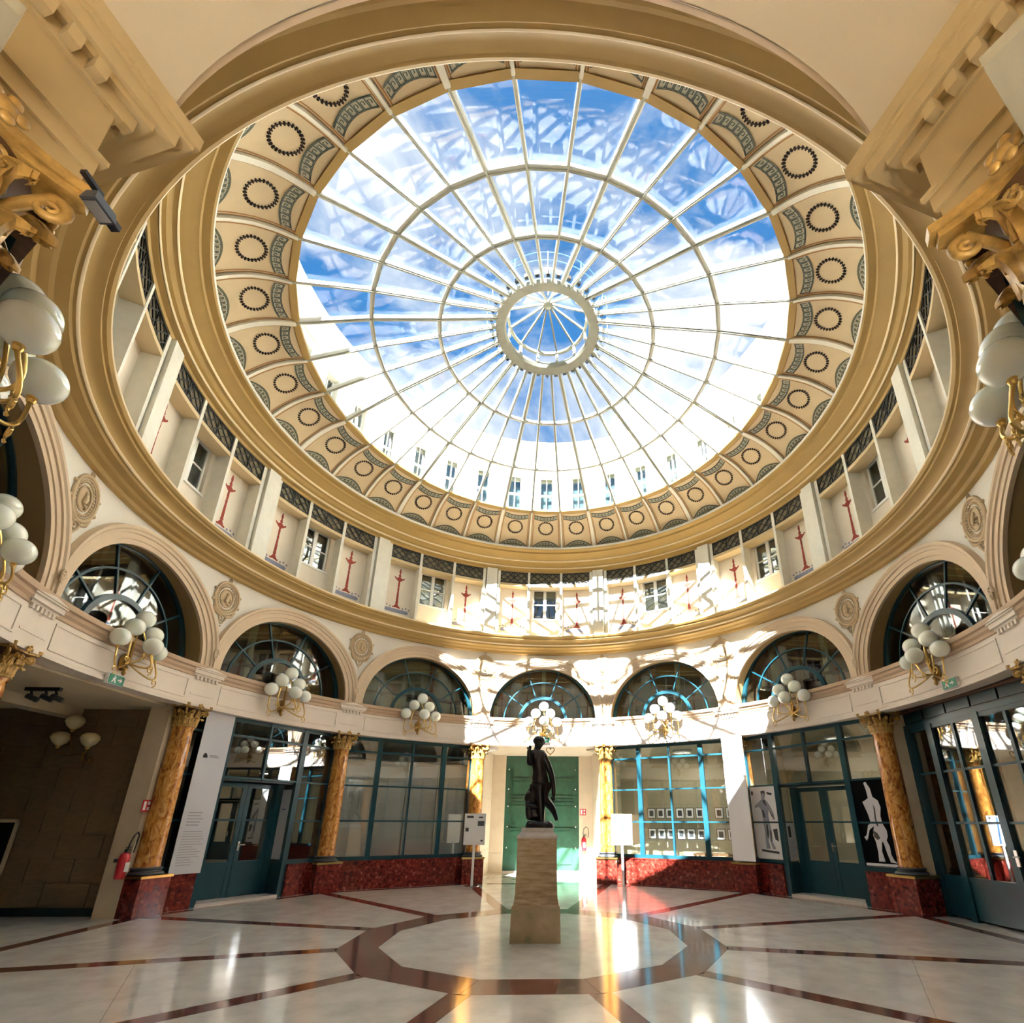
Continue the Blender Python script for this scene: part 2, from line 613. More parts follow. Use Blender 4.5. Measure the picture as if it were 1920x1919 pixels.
# main ring cornice, impost entablatures
trim1 = MB().lathe([(7.46, 6.90), (7.36, 6.91), (7.33, 6.97), (7.24, 6.99), (7.20, 7.03), (7.08, 7.05), (7.06, 7.09), (7.02, 7.10), (6.99, 7.16), (6.92, 7.22), (6.845, 7.245), (6.84, 7.285),
                    (6.80, 7.295), (6.77, 7.33), (6.77, 7.375), (6.83, 7.40), (7.46, 7.44)], 180).obj('trim_1', 'ochre', smooth=28)
tag(trim1, 'ochre ring cornice running round the hall above the arches', kind='structure')
fil = MB().lathe([(6.768, 7.335), (6.758, 7.35), (6.762, 7.372), (6.772, 7.38)], 180).obj('fillet', 'ochre_light', trim1, smooth=60)
fil = MB().lathe([(7.03, 7.092), (7.012, 7.10), (7.00, 7.125), (7.01, 7.135)], 180).obj('fillet', 'ochre_light', trim1, smooth=60)
trim2 = MB().lathe([(7.10, 9.74), (6.96, 9.74), (6.94, 9.80), (6.86, 9.82), (6.84, 9.90), (6.78, 9.92), (6.72, 9.99), (6.66, 10.01), (6.65, 10.06), (6.56, 10.10), (6.48, 10.17), (6.42, 10.19),
                    (6.40, 10.24), (6.29, 10.26), (6.26, 10.29), (6.26, 10.34), (6.34, 10.37), (6.62, 10.37)], 180).obj('trim_2', 'ochre', smooth=28)
tag(trim2, 'ochre moulded cornice ring at the foot of the glass dome', kind='structure')
MB().lathe([(6.262, 10.285), (6.252, 10.30), (6.252, 10.35), (6.27, 10.36)], 180).obj('fillet', 'cream_white', trim2, smooth=60)
MB().lathe([(6.66, 10.0), (6.645, 10.02), (6.64, 10.05), (6.65, 10.06)], 180).obj('fillet', 'ochre_light', trim2, smooth=60)
MB().lathe([(6.84, 9.83), (6.825, 9.84), (6.825, 9.88), (6.84, 9.89)], 180).obj('fillet', 'ochre_light', trim2, smooth=60)

trim3 = thing('trim_3', 'pinkish tan frieze beams and blocks carrying the arches', kind='structure')
ZP1 = [(3.90, -0.30), (3.90, 0.035), (3.955, 0.035), (3.965, 0.015), (4.50, 0.015), (4.50, -0.30)]
ZP2 = [(4.50, -0.30), (4.50, 0.02), (4.51, 0.035), (4.56, 0.045), (4.60, 0.08), (4.655, 0.09), (4.67, 0.13), (4.73, 0.14), (4.75, 0.14), (4.75, -0.35)]


def beam(zp, k, name, material):
    vv, ff = [], []
    NS = 10
    for i in range(NS + 1):
        s0_, s1_ = (-HB + 0.5 if k == -5 else -HB), (HB - 0.5 if k == 5 else HB)
        s = s0_ + (s1_ - s0_) * i / NS
        for z, d in zp:
            p = W(s, z, d)
            aa = abs((degrees(atan2(p[0], p[1])) + 30 * k + 180) % 360 - 180)
            q_ = 1 + max(0.0, aa - 150) / 15 * 0.075
            vv.append((p[0] * q_, p[1] * q_, p[2]))
    m = len(zp)
    for i in range(NS):
        for q in range(m):
            ff.append((i * m + q, (i + 1) * m + q, (i + 1) * m + (q + 1) % m, i * m + (q + 1) % m))
    return MB().add(vv, ff).mesh(name, material, 25)


BM = {k: (beam(ZP1, k, 'frieze_beam', 'frieze'), beam(ZP2, k, 'impost_cornice', 'impost')) for k in (0, 5, -5)}
b = MB()


def wrect(b, s0, s1, z0, z1, w, d0, d1):
    for (a0, a1, c0, c1) in ((s0, s1, z0, z0 + w), (s0, s1, z1 - w, z1), (s0, s0 + w, z0, z1), (s1 - w, s1, z0, z1)):
        n = 8 if a1 - a0 > 0.3 else 1
        for i in range(n):
            u0, u1 = a0 + (a1 - a0) * i / n, a0 + (a1 - a0) * (i + 1) / n
            b.add([W(u0, c0, d0), W(u1, c0, d0), W(u1, c1, d0), W(u0, c1, d0), W(u0, c0, d1), W(u1, c0, d1), W(u1, c1, d1), W(u0, c1, d1)],
                  [(0, 1, 2, 3), (4, 5, 6, 7), (0, 1, 5, 4), (1, 2, 6, 5), (2, 3, 7, 6), (3, 0, 4, 7)])


wrect(b, -1.56, 1.56, 4.03, 4.44, 0.03, 0.012, 0.03)
fr_me = b.mesh('frieze_panel', 'frieze')
for k in ALLB:
    if k != 6:
        b1, b2 = BM.get(k, BM[0])
        link('frieze_beam', b1, trim3, rz=rz(30 * k))
        link('impost_cornice', b2, trim3, rz=rz(30 * k))
        if abs(k) != 5:
            link('frieze_panel', fr_me, trim3, rz=rz(30 * k))


def block_mesh(material):
    b = MB()
    lay = [(3.95, 4.05, 0.255), (4.05, 4.13, 0.27), (4.13, 4.155, 0.29), (4.155, 4.42, 0.255), (4.42, 4.44, 0.275), (4.44, 4.52, 0.262), (4.52, 4.56, 0.32), (4.56, 4.64, 0.36), (4.64, 4.67, 0.385), (4.67, 4.75, 0.40)]
    deep = {4.52: (0.29, 0.36), 4.56: (0.31, 0.44), 4.64: (0.32, 0.50), 4.67: (0.33, 0.52)}
    for z0, z1, h in lay:
        hs, fr = deep[z0] if material == 'near_stone' and z0 in deep else (h, h)
        b.box(-hs, hs, -fr, 0.42, z0, z1)
    return b.mesh('entablature_block', material)


blk = {'frieze': block_mesh('frieze'), 'near_stone': block_mesh('near_stone')}
dent_me = {q: MB().box(-0.024, 0.024, -0.035, 0.035, -0.036, 0.036).mesh('dentil', q) for q in ('frieze', 'near_stone')}
COLA = [15, -15, 45, -45, 75, -75, 105, -105, 135, -135, 165, -165]
RC = 7.71
RNEAR = 8.12


def cola(a):
    return math.copysign(165.5, a) if abs(a) > 160 else a


def colr(a):
    return RNEAR if abs(a) > 160 else RC


for a in COLA:
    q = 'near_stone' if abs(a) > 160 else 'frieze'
    o = link('entablature_block', blk[q], trim3, pol(colr(a), cola(a), 0), rz(a))
    for i in range(6):
        x = -0.235 + 0.094 * i
        link('dentil', dent_me[q], o, (x, -0.285, 4.482))
    for sx in (-1, 1):
        for i in range(1, 6 if abs(a) > 160 else 3):
            link('dentil', dent_me[q], o, (sx * 0.285, -0.235 + 0.094 * i, 4.482), pi / 2)

# ------------------------------------------------------------------ attic with painted panels and windows
RP, RF = 7.28, 6.97
b = MB()
HW = 3.3
for k in ALLB:
    a = 30 * k
    b.arcbox(RP, 7.5, a + 4.5, a + 25.5, 7.40, 9.76, 5)
    b.arcbox(RP, 7.5, a - 4.5, a - HW, 7.40, 9.76, 1)
    b.arcbox(RP, 7.5, a + HW, a + 4.5, 7.40, 9.76, 1)
    b.arcbox(RP, 7.5, a - HW, a + HW, 7.40, 8.14, 2)
    b.arcbox(RP, 7.5, a - HW, a + HW, 9.27, 9.76, 2)
attic = b.obj('wall_attic', 'panel_cream')
tag(attic, 'pale upper wall with painted candelabra panels between white pilasters', kind='structure')
pil_w = MB().arcbox(6.90, RP + 0.01, 13.55, 16.45, 7.40, 9.76, 2).mesh('wide_pilaster', 'cream_white')
pil_s = [MB().arcbox(RF, RP + 0.01, q, q + 0.75, 7.40, 9.76, 1).mesh('pilaster_strip', 'cream_white') for q in (12.55, 16.70)]
pil_t = [MB().arcbox(RF - 0.01, RP + 0.01, s * 4.55 - 0.33, s * 4.55 + 0.33, 7.40, 9.76, 1).mesh('thin_pilaster', 'cream_white') for s in (-1, 1)]
SPAN = [(-12.55, -4.88), (-4.22, 4.22), (4.88, 12.55)]
grille_back = [MB().arcbox(RF + 0.05, RF + 0.09, q0, q1, 9.30, 9.745, 3).mesh('grille_backing', 'grille_back') for q0, q1 in SPAN]
lint = [MB().arcbox(RF + 0.0, RP + 0.01, q0, q1, 9.21, 9.30, 3).mesh('lintel', 'reveal_tan') for q0, q1 in SPAN]


def grille_mesh(q0, q1):
    b = MB()
    z0, z1 = 9.31, 9.735
    r = RF + 0.025

    def g(u, v):
        return pol(r, q0 + (q1 - q0) * u, z0 + (z1 - z0) * v)
    segs = [((0, 0.04), (1, 0.04)), ((0, 0.96), (1, 0.96)), ((0.01, 0), (0.01, 1)), ((0.99, 0), (0.99, 1)), ((0.5, 0), (0.5, 1))]
    for u0 in (0.0, 0.5):
        for (p, q_) in (((0, 0), (0.5, 1)), ((0, 1), (0.5, 0)), ((0.25, 0), (0.5, 0.5)), ((0.25, 0), (0, 0.5)), ((0.25, 1), (0.5, 0.5)), ((0.25, 1), (0, 0.5))):
            segs.append(((u0 + p[0], p[1]), (u0 + q_[0], q_[1])))
    for p, q_ in segs:
        b.bar(g(*p), g(*q_), 0.022, 0.02, upv=(0, 1, 0))
    return b.mesh('grille', 'grille_black')


grilles = [grille_mesh(*q) for q in SPAN]

# painted candelabrum (flat print on the panel) and its blue scroll
cand = MB()
scr = MB()
A0 = 8.72


def cp(s, z, t):
    a = A0 + degrees(s / RP)
    return pol(RP - 0.002 - t, a, z + 0.13 * (9.14 - z) / 1.6)


def sym(pts):
    return pts + [(-x, z) for x, z in pts[::-1]]


shapes = [
    sym([(0.010, 9.14), (0.022, 9.08), (0.035, 9.02), (0.018, 8.96), (0.030, 8.90), (0.050, 8.87), (0.016, 8.84)]),
    sym([(0.020, 8.84), (0.055, 8.80), (0.095, 8.78), (0.15, 8.83), (0.165, 8.79), (0.11, 8.73), (0.06, 8.69), (0.022, 8.66)]),
    sym([(0.024, 8.67), (0.030, 8.55), (0.022, 8.42), (0.034, 8.38), (0.024, 8.34), (0.034, 8.1), (0.036, 7.92), (0.05, 7.88), (0.03, 7.85), (0.05, 7.80), (0.09, 7.74), (0.13, 7.735), (0.12, 7.69), (0.05, 7.70), (0.0, 7.71)]),
]
for p in shapes:
    cand.prism(p, cp)
for sx in (-1, 1):
    for i in range(3):
        c = sx * (0.20 + 0.10 * i)
        z = 7.70 + 0.03 * (i % 2)
        scr.prism([(c - 0.02, z - 0.02), (c + 0.02, z - 0.02), (c + 0.028, z + 0.02), (c, z + 0.045), (c - 0.028, z + 0.02)], cp)
scr.prism(sym([(0.34, 7.655), (0.40, 7.60), (0.36, 7.53), (0.0, 7.53)]), cp)
cand_me = cand.mesh('candelabrum_painting', 'candelabrum')
scr_me = scr.mesh('scroll_painting', 'scroll_blue')

for k in ALLB:
    r_ = rz(30 * k)
    link('wide_pilaster', pil_w, attic, rz=r_)
    for m_ in pil_s:
        link('pilaster_strip', m_, attic, rz=r_)
    for m_ in pil_t:
        link('thin_pilaster', m_, attic, rz=r_)
    for i in range(3):
        link('lintel', lint[i], attic, rz=r_)
        if k != 6:
            g_ = link('grille_backing', grille_back[i], attic, rz=r_)
            link('grille', grilles[i], g_)
    for off in (0, -2 * A0):
        link('candelabrum_painting', cand_me, attic, rz=rz(30 * k + off))
        link('scroll_painting', scr_me, attic, rz=rz(30 * k + off))

# attic casement windows
WL = {0: 'opposite, above the green door', 1: 'above the sunlit right shop window', -1: 'above the left shop window', 2: 'above the doorway with statue posters', -2: 'above the doorway beside the tall banner',
      3: 'above the glazed green doors on the right', -3: 'above the open passage on the left', 4: 'high at the right edge', -4: 'high at the left edge', 5: 'nearest on the right', -5: 'nearest on the left'}
b = MB()
hw, z0, z1 = 7.36 * math.tan(radians(HW)), 8.14, 9.27
yF = 7.37
fb = MB()
for (x0, x1, c0, c1) in ((-hw, hw, z0, z0 + 0.05), (-hw, hw, z1 - 0.05, z1), (-hw, -hw + 0.05, z0, z1), (hw - 0.05, hw, z0, z1)):
    fb.box(x0, x1, yF - 0.03, yF + 0.03, c0, c1)
frame_me = fb.mesh('window_frame', 'white_paint')
stile_me = MB().box(-0.05, 0.05, yF - 0.04, yF + 0.03, z0 + 0.05, z1 - 0.05).mesh('meeting_stile', 'white_paint')
tb_me = MB().box(-hw, hw, yF - 0.02, yF + 0.02, (z0 + z1) / 2 - 0.018, (z0 + z1) / 2 + 0.018).mesh('glazing_bar', 'white_paint')
sill_me = MB().box(-hw - 0.03, hw + 0.03, 7.24, 7.36, z0 - 0.05, z0).mesh('window_sill', 'white_paint')
pane_me = MB().box(-hw / 2 + 0.05, hw / 2 - 0.02, yF - 0.004, yF + 0.004, 0.0, (z1 - z0) / 2 - 0.06).mesh('pane', 'attic_glass')
wn = 10
for k in ALLB:
    if k == 6:
        continue
    w = thing('window_%d' % wn, 'white two-leaf attic window ' + WL[k], kind='structure', rz=rz(30 * k))
    wn += 1
    for nm, me in (('window_frame', frame_me), ('meeting_stile', stile_me), ('glazing_bar', tb_me), ('window_sill', sill_me)):
        link(nm, me, w)
    for sx in (-1, 1):
        for q in (0, 1):
            link('pane', pane_me, w, (sx * hw / 2, 0, z0 + 0.05 + q * ((z1 - z0) / 2 - 0.03)))

# ------------------------------------------------------------------ painted dome ring
DP = [(6.50, 10.22), (6.42, 10.34), (6.30, 10.46), (6.15, 10.60), (5.98, 10.73), (5.82, 10.83), (5.62, 10.92), (5.42, 10.985), (5.20, 11.03)]
cum = [0]
for i in range(1, len(DP)):
    cum.append(cum[-1] + sqrt((DP[i][0] - DP[i - 1][0]) ** 2 + (DP[i][1] - DP[i - 1][1]) ** 2))
LT = cum[-1]


def D(a, t, off=0.0):
    """bearing a (degrees), t metres up the dome profile, off metres towards the inside"""
    t = max(0, min(LT, t))
    for i in range(1, len(DP)):
        if t <= cum[i] + 1e-9:
            u = (t - cum[i - 1]) / (cum[i] - cum[i - 1])
            (ra, za), (rb_, zb) = DP[i - 1], DP[i]
            dr, dz = rb_ - ra, zb - za
            l = sqrt(dr * dr + dz * dz)
            r, z = ra + dr * u, za + dz * u
            return pol(r - off * dz / l, a, z + off * dr / l)
    return pol(*DP[-1][:1], a, DP[-1][1])


ceil = MB().lathe([(r + 0.05, z + 0.05) for r, z in DP] + [(5.2, 11.08)], 108).obj('ceiling', 'reveal_tan', smooth=40)
tag(ceil, 'tan painted lower ring of the dome with dark wreaths and key patterns', kind='structure')
pm = MB()
vv, ff = [], []
NA, NB = 6, 16
for i in range(NA + 1):
    for j in range(NB + 1):
        vv.append(D(-4.62 + 9.24 * i / NA, LT * j / NB))
for i in range(NA):
    for j in range(NB):
        q = i * (NB + 1) + j
        ff.append((q, q + NB + 1, q + NB + 2, q + 1))
pm.add(vv, ff)
# give the panel an edge
edge = []
panel_me = pm.mesh('dome_panel', 'dome_panel', 60)
ln = MB()


def dstrip(b, pts, w, off=0.004):
    """a flat ribbon laid on the dome through (bearing, t) points"""
    P = [Vector(D(a, t, off)) for a, t in pts]
    n = len(P)
    vv = []
    for i, p in enumerate(P):
        d = (P[min(i + 1, n - 1)] - P[max(i - 1, 0)]).normalized()
        c = p.copy()
        nrm = Vector((-c.x, -c.y, -6)).normalized()
        s = d.cross(nrm).normalized() * (w / 2)
        vv += [p - s, p + s]
    b.add(vv, [(2 * i, 2 * i + 1, 2 * i + 3, 2 * i + 2) for i in range(n - 1)])


for s in (-1, 1):
    dstrip(ln, [(s * 4.15, LT * j / 12) for j in range(13)], 0.022)
    dstrip(ln, [(s * 4.5, LT * j / 12) for j in range(13)], 0.014)
dstrip(ln, [(-4.15 + 8.3 * j / 6, LT - 0.05) for j in range(7)], 0.03)
line_me = ln.mesh('border_line', 'rust_line')


def tin(u):                        # centre line of the inner key band
    return LT - 0.20 - 0.08 * (1 - u * u)


mg = MB()
for j in range(12):
    u0, u1 = -1 + 2 * j / 12, -1 + 2 * (j + 1) / 12
    vv = []
    for u in (u0, u1):
        for o in (-0.085, 0.085):
            vv.append(D(u * 3.95, tin(u) + o, 0.004))
    mg.add(vv, [(0, 1, 3, 2)])
ground_me = mg.mesh('key_ground', 'meander_ground')
mk = MB()
NU = 7
for j in range(NU):
    def kp(x, y):
        u = -1 + 2 * (j + x) / NU
        return (u * 3.9, tin(u) + (y - 0.5) * 0.14)
    path = [(0.05, 0.0), (0.05, 1.0), (0.85, 1.0), (0.85, 0.3), (0.40, 0.3), (0.40, 0.62), (0.62, 0.62)]
    for p, q in zip(path[:-1], path[1:]):
        dstrip(mk, [kp(*p), kp(*q)], 0.017, 0.008)
    dstrip(mk, [kp(0.05, 0.0), kp(1.05, 0.0)], 0.017, 0.008)
for o in (-0.085, 0.085):
    dstrip(mk, [((-1 + 2 * j / 12) * 3.95, tin(-1 + 2 * j / 12) + o) for j in range(13)], 0.012, 0.008)
key_me = mk.mesh('key_pattern', 'meander')
om = MB()
for j in range(12):
    u0, u1 = -1 + 2 * j / 12, -1 + 2 * (j + 1) / 12
    vv = []
    for q in range(4):
        for u in (u0, u1):
            top = 0.28 + 0.20 * (1 - u * u)
            vv.append(D(u * 4.0, 0.02 + (top - 0.02) * q / 3, 0.005))
    om.add(vv, [(2 * q, 2 * q + 1, 2 * q + 3, 2 * q + 2) for q in range(3)])
outer_me = om.mesh('outer_key_band', 'outer_meander')
ok = MB()
for j in range(9):
    for row in range(3):
        def kq(x, y):
            u = -1 + 2 * (j + x) / 9
            top = 0.28 + 0.20 * (1 - u * u)
            return (u * 3.95, 0.04 + (top - 0.08) * (row + y) / 3)
        path = [(0.1, 0.1), (0.1, 0.9), (0.85, 0.9), (0.85, 0.35), (0.45, 0.35)]
        for p, q in zip(path[:-1], path[1:]):
            dstrip(ok, [kq(*p), kq(*q)], 0.016, 0.009)
ok_me = ok.mesh('outer_key_pattern', 'meander_ground')
wr = MB()
TW = None
for i in range(len(DP)):
    if abs(DP[i][0] - 5.82) < 1e-6:
        TW = cum[i]
for i in range(26):
    th = 2 * pi * i / 26
    for o, rad in ((0.017, 0.021), (-0.015, 0.018)):
        rr = 0.225 + o
        th2 = th + (0.07 if o else 0)
        c = D(degrees(rr * cos(th2) / 5.82), TW + rr * sin(th2), 0.006)
        wr.sphere(c, rad, 6, 4, (1, 1, 0.6))
wr.tube([D(degrees(0.225 * cos(2 * pi * i / 32) / 5.82), TW + 0.225 * sin(2 * pi * i / 32), 0.004) for i in range(32)], 0.008, 5, closed=True)
wreath_me = wr.mesh('wreath', 'wreath')


def rib_mesh(w, name):
    b = MB()
    vv = []
    a = degrees(w / 2 / 5.8)
    for j in range(13):
        t = LT * j / 12
        vv += [D(-a, t, -0.03), D(-a, t, 0.05), D(a, t, 0.05), D(a, t, -0.03)]
    ff = []
    for j in range(12):
        for q in range(4):
            ff.append((4 * j + q, 4 * j + (q + 1) % 4, 4 * j + 4 + (q + 1) % 4, 4 * j + 4 + q))
    ff += [(0, 1, 2, 3), (51, 50, 49, 48)]
    return b.add(vv, ff).mesh(name, 'dome_rib')


ribt, ribw = rib_mesh(0.055, 'dome_rib'), rib_mesh(0.10, 'dome_rib')
for i in range(36):
    a = rz(10 * i)
    p = link('dome_panel', panel_me, ceil, rz=a)
    for nm, me in (('border_line', line_me), ('key_ground', ground_me), ('key_pattern', key_me), ('outer_key_band', outer_me), ('outer_key_pattern', ok_me), ('wreath', wreath_me)):
        link(nm, me, p)
    link('dome_rib', ribw if (10 * i + 5) % 30 == 15 else ribt, ceil, rz=rz(10 * i + 5))

# ------------------------------------------------------------------ glass dome
sky = thing('window_1', 'round glass dome with thirty-six iron ribs and a raised lantern', kind='structure')
GP = [(5.22, 11.06), (3.86, 11.66), (2.49, 12.17), (1.20, 12.68)]
w5 = radians(5)
for q in range(3):
    (ra, za), (rb_, zb) = GP[q], GP[q + 1]
    g = 0.012
    vv = []
    for r, z in ((ra, za), (rb_, zb)):
        for s in (-1, 1):
            x = r * sin(w5) - 0.02
            vv.append((s * x, r * cos(w5), z + 0.055))
    vv += [(x, y, z + 0.012) for x, y, z in vv]
    pane = MB().add(vv, [(0, 1, 3, 2), (4, 6, 7, 5), (0, 4, 5, 1), (2, 3, 7, 6), (0, 2, 6, 4), (1, 5, 7, 3)]).mesh('pane', 'skylight_glass')
    for i in range(36):
        link('pane', pane, sky, rz=rz(10 * i))


def skyrib(w):
    b = MB()
    vv = []
    for r, z in [(5.24, 11.03)] + GP[1:]:
        for x, o in ((-w / 2, -0.035), (w / 2, -0.035), (w / 2, 0.055), (-w / 2, 0.055)):
            vv.append((x, r, z + o))
    ff = [(0, 1, 2, 3), (15, 14, 13, 12)]
    for j in range(3):
        for q in range(4):
            ff.append((4 * j + q, 4 * j + (q + 1) % 4, 4 * j + 4 + (q + 1) % 4, 4 * j + 4 + q))
    return b.add(vv, ff).mesh('rib', 'iron_white')


sr1, sr2 = skyrib(0.06), skyrib(0.09)
cap = MB()
for j in range(3):
    (ra, za), (rb_, zb) = GP[j], GP[j + 1]
    cap.bar((0, ra, za - 0.05), (0, rb_, zb - 0.05), 0.032, 0.035)
cap_me = cap.mesh('rib_stem', 'iron_grey')
for i in range(36):
    a = 10 * i + 5
    r_ = link('rib', sr2 if a % 30 == 15 else sr1, sky, rz=rz(a))
    link('rib_stem', cap_me, r_)
for (r, z) in GP[1:3]:
    MB().lathe([(r - 0.035, z - 0.03), (r - 0.035, z + 0.05), (r + 0.035, z + 0.04), (r + 0.035, z - 0.045)], 36, w5, w5 + 2 * pi, closed_prof=True).obj('purlin_ring', 'iron_white', sky)
    MB().lathe([(r - 0.055, z - 0.055), (r - 0.055, z - 0.03), (r - 0.025, z - 0.035), (r - 0.025, z - 0.06)], 36, w5, w5 + 2 * pi, closed_prof=True).obj('purlin_flange', 'iron_grey', sky)
MB().lathe([(5.26, 11.0), (5.14, 11.03), (5.14, 11.09), (5.26, 11.07)], 36, w5, w5 + 2 * pi, closed_prof=True).obj('curb_ring', 'ochre', sky)
MB().lathe([(1.23, 12.62), (1.23, 12.76), (1.00, 12.80), (0.98, 12.70), (1.02, 12.64)], 72, closed_prof=True).obj('oculus_ring', 'iron_grey', sky, smooth=40)
MB().lathe([(0.97, 12.99), (0.97, 13.06), (0.91, 13.07), (0.91, 13.0)], 48, closed_prof=True).obj('lantern_ring', 'iron_grey', sky, smooth=40)
post_me = MB().box(-0.03, 0.03, 0.93, 0.98, 12.76, 13.02).mesh('lantern_post', 'iron_white')
lrib_me = MB().bar((0, 0.95, 13.05), (0, 0.0, 13.62), 0.035, 0.05).mesh('lantern_rib', 'iron_grey')
lp = MB()
s15 = sin(radians(15))
c15 = cos(radians(15))
lp.add([(-0.95 * s15, 0.95 * c15, 13.08), (0.95 * s15, 0.95 * c15, 13.08), (0, 0.0, 13.65), (-0.95 * s15, 0.95 * c15, 13.09), (0.95 * s15, 0.95 * c15, 13.09), (0, 0.0, 13.66)],
       [(0, 1, 2), (3, 5, 4), (0, 3, 4, 1), (1, 4, 5, 2), (2, 5, 3, 0)])
lpane_me = lp.mesh('lantern_pane', 'skylight_glass')
for i in range(12):
    link('lantern_post', post_me, sky, rz=rz(30 * i + 15))
    link('lantern_rib', lrib_me, sky, rz=rz(30 * i + 15))
    link('lantern_pane', lpane_me, sky, rz=rz(30 * i))
MB().lathe([(0.0, 13.50), (0.09, 13.52), (0.11, 13.58), (0.05, 13.64), (0.0, 13.66)], 16).obj('lantern_boss', 'iron_grey', sky, smooth=60)
stop_me = MB().box(-0.045, 0.045, 1.30, 1.37, 12.70, 12.80).mesh('rail_foot', 'black')
for i in range(36):
    link('rail_foot', stop_me, sky, rz=rz(10 * i))
for z in (13.0, 13.25):
    MB().tube([pol(1.45, i * 5, z) for i in range(72)], 0.012, 5, closed=True).obj('guard_rail', 'slate_blue', sky)
gp_me = MB().tube([(0, 1.42, 12.7), (0, 1.45, 13.0), (0, 1.45, 13.28)], 0.014, 5).mesh('guard_post', 'slate_blue')
for i in range(12):
    link('guard_post', gp_me, sky, rz=rz(30 * i))

# ------------------------------------------------------------------ light court round the dome, added roof and shell against stray daylight
court = MB()
for i in range(25):
    a = -125 + 10 * i
    court.arcbox(6.36, 6.8, a, a + 3, 10.40, 14.45, 1)
    court.arcbox(6.36, 6.8, a + 7, a + 10, 10.40, 14.45, 1)
    court.arcbox(6.36, 6.8, a + 3, a + 7, 10.40, 11.9, 1)
    court.arcbox(6.36, 6.8, a + 3, a + 7, 13.35, 14.45, 1)
co = court.obj('wall_court', 'court')
tag(co, 'sunlit pale facade of the round light court outside the glass', kind='structure')
MB().lathe([(6.80, 14.45), (6.34, 14.42), (6.30, 14.50), (6.18, 14.56), (6.16, 14.66), (6.30, 14.70), (6.80, 14.70)], 100, radians(-125), radians(125), closed_prof=True, caps=True).obj('parapet', 'court_trim', co)
MB().lathe([(6.40, 13.6), (6.30, 13.62), (6.28, 13.70), (6.40, 13.72)], 100, radians(-125), radians(125), closed_prof=True, caps=True).obj('string_course', 'court_trim', co)
cw_pane = MB().arcbox(6.60, 6.62, 3.2, 6.8, 11.9, 13.35, 1).mesh('pane', 'attic_glass')
cw_frame = MB().arcbox(6.55, 6.65, 4.9, 5.1, 11.9, 13.35, 1).arcbox(6.55, 6.65, 3.0, 7.0, 12.6, 12.66, 1).arcbox(6.55, 6.65, 3.0, 3.25, 11.9, 13.35, 1).arcbox(6.55, 6.65, 6.75, 7.0, 11.9, 13.35, 1).mesh('court_window', 'white_paint')
cw_sheet = MB().arcbox(6.78, 6.82, 2.5, 7.5, 11.8, 13.5, 1).mesh('glare_sheet', 'glare_white')  # white sheet added behind the panes to stand in for glare
for i in range(25):
    f_ = link('court_window', cw_frame, co, rz=rz(-125 + 10 * i))
    link('pane', cw_pane, f_)
    link('glare_sheet', cw_sheet, f_)
roof = MB().lathe([(6.34, 10.36), (16.3, 10.36), (16.3, 10.55), (6.34, 10.55)], 72, closed_prof=True).obj('ceiling_added_roof', 'zinc')  # unseen roof ring, added to keep sky light off the rooms
tag(roof, 'unseen zinc roof ring added round the dome to block stray daylight', kind='structure')
shell = MB().lathe([(16.0, -0.2), (16.0, 10.5), (16.3, 10.5), (16.3, -0.2)], 48, radians(-171), radians(171), closed_prof=True, caps=True).obj('wall_added_shell', 'dark_room')  # unseen shell, added to stop daylight leaking in
tag(shell, 'unseen dark shell added behind the shops to block stray daylight', kind='structure')

# rooms behind the shopfronts and the mezzanine rooms behind the fanlights
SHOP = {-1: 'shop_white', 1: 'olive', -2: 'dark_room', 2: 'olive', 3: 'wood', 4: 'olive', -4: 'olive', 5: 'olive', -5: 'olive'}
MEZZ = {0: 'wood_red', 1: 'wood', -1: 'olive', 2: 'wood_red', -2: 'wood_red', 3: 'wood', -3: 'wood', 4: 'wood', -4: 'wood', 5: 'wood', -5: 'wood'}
NMB = {0: 'the green door', 1: 'the right shop window', -1: 'the left shop window', 2: 'the poster doorway', -2: 'the dark doorway', 3: 'the glazed green doors', -3: 'the open passage',
       4: 'the near right arch', -4: 'the near left arch', 5: 'the nearest right arch', -5: 'the nearest left arch'}
SIDE = {0: 'opposite', 1: 'sunlit', -1: 'curtained', 2: 'poster', -2: 'banner', 3: 'right', -3: 'left', 4: 'near_right', -4: 'near_left', 5: 'nearest_right', -5: 'nearest_left'}


def room_mesh(material, z0, z1, depth=10.6, t=0.05):
    b = MB()
    x0, x1 = 2.08, 2.08 + (depth - 7.8) * T15
    y0 = 7.80
    b.add([(-x1, depth, z0), (x1, depth, z0), (x1, depth, z1), (-x1, depth, z1), (-x1, depth + t, z0), (x1, depth + t, z0), (x1, depth + t, z1), (-x1, depth + t, z1)],
          [(0, 1, 2, 3), (4, 7, 6, 5), (0, 4, 5, 1), (3, 2, 6, 7), (0, 3, 7, 4), (1, 5, 6, 2)])
    for s in (-1, 1):
        b.bar((s * (x0 - 0.03), y0, (z0 + z1) / 2), (s * (x1 - 0.03), depth, (z0 + z1) / 2), 0.05, z1 - z0)
    b.box(-x1, x1, y0, depth, z1 - 0.05, z1)
    return b.mesh('room', material)


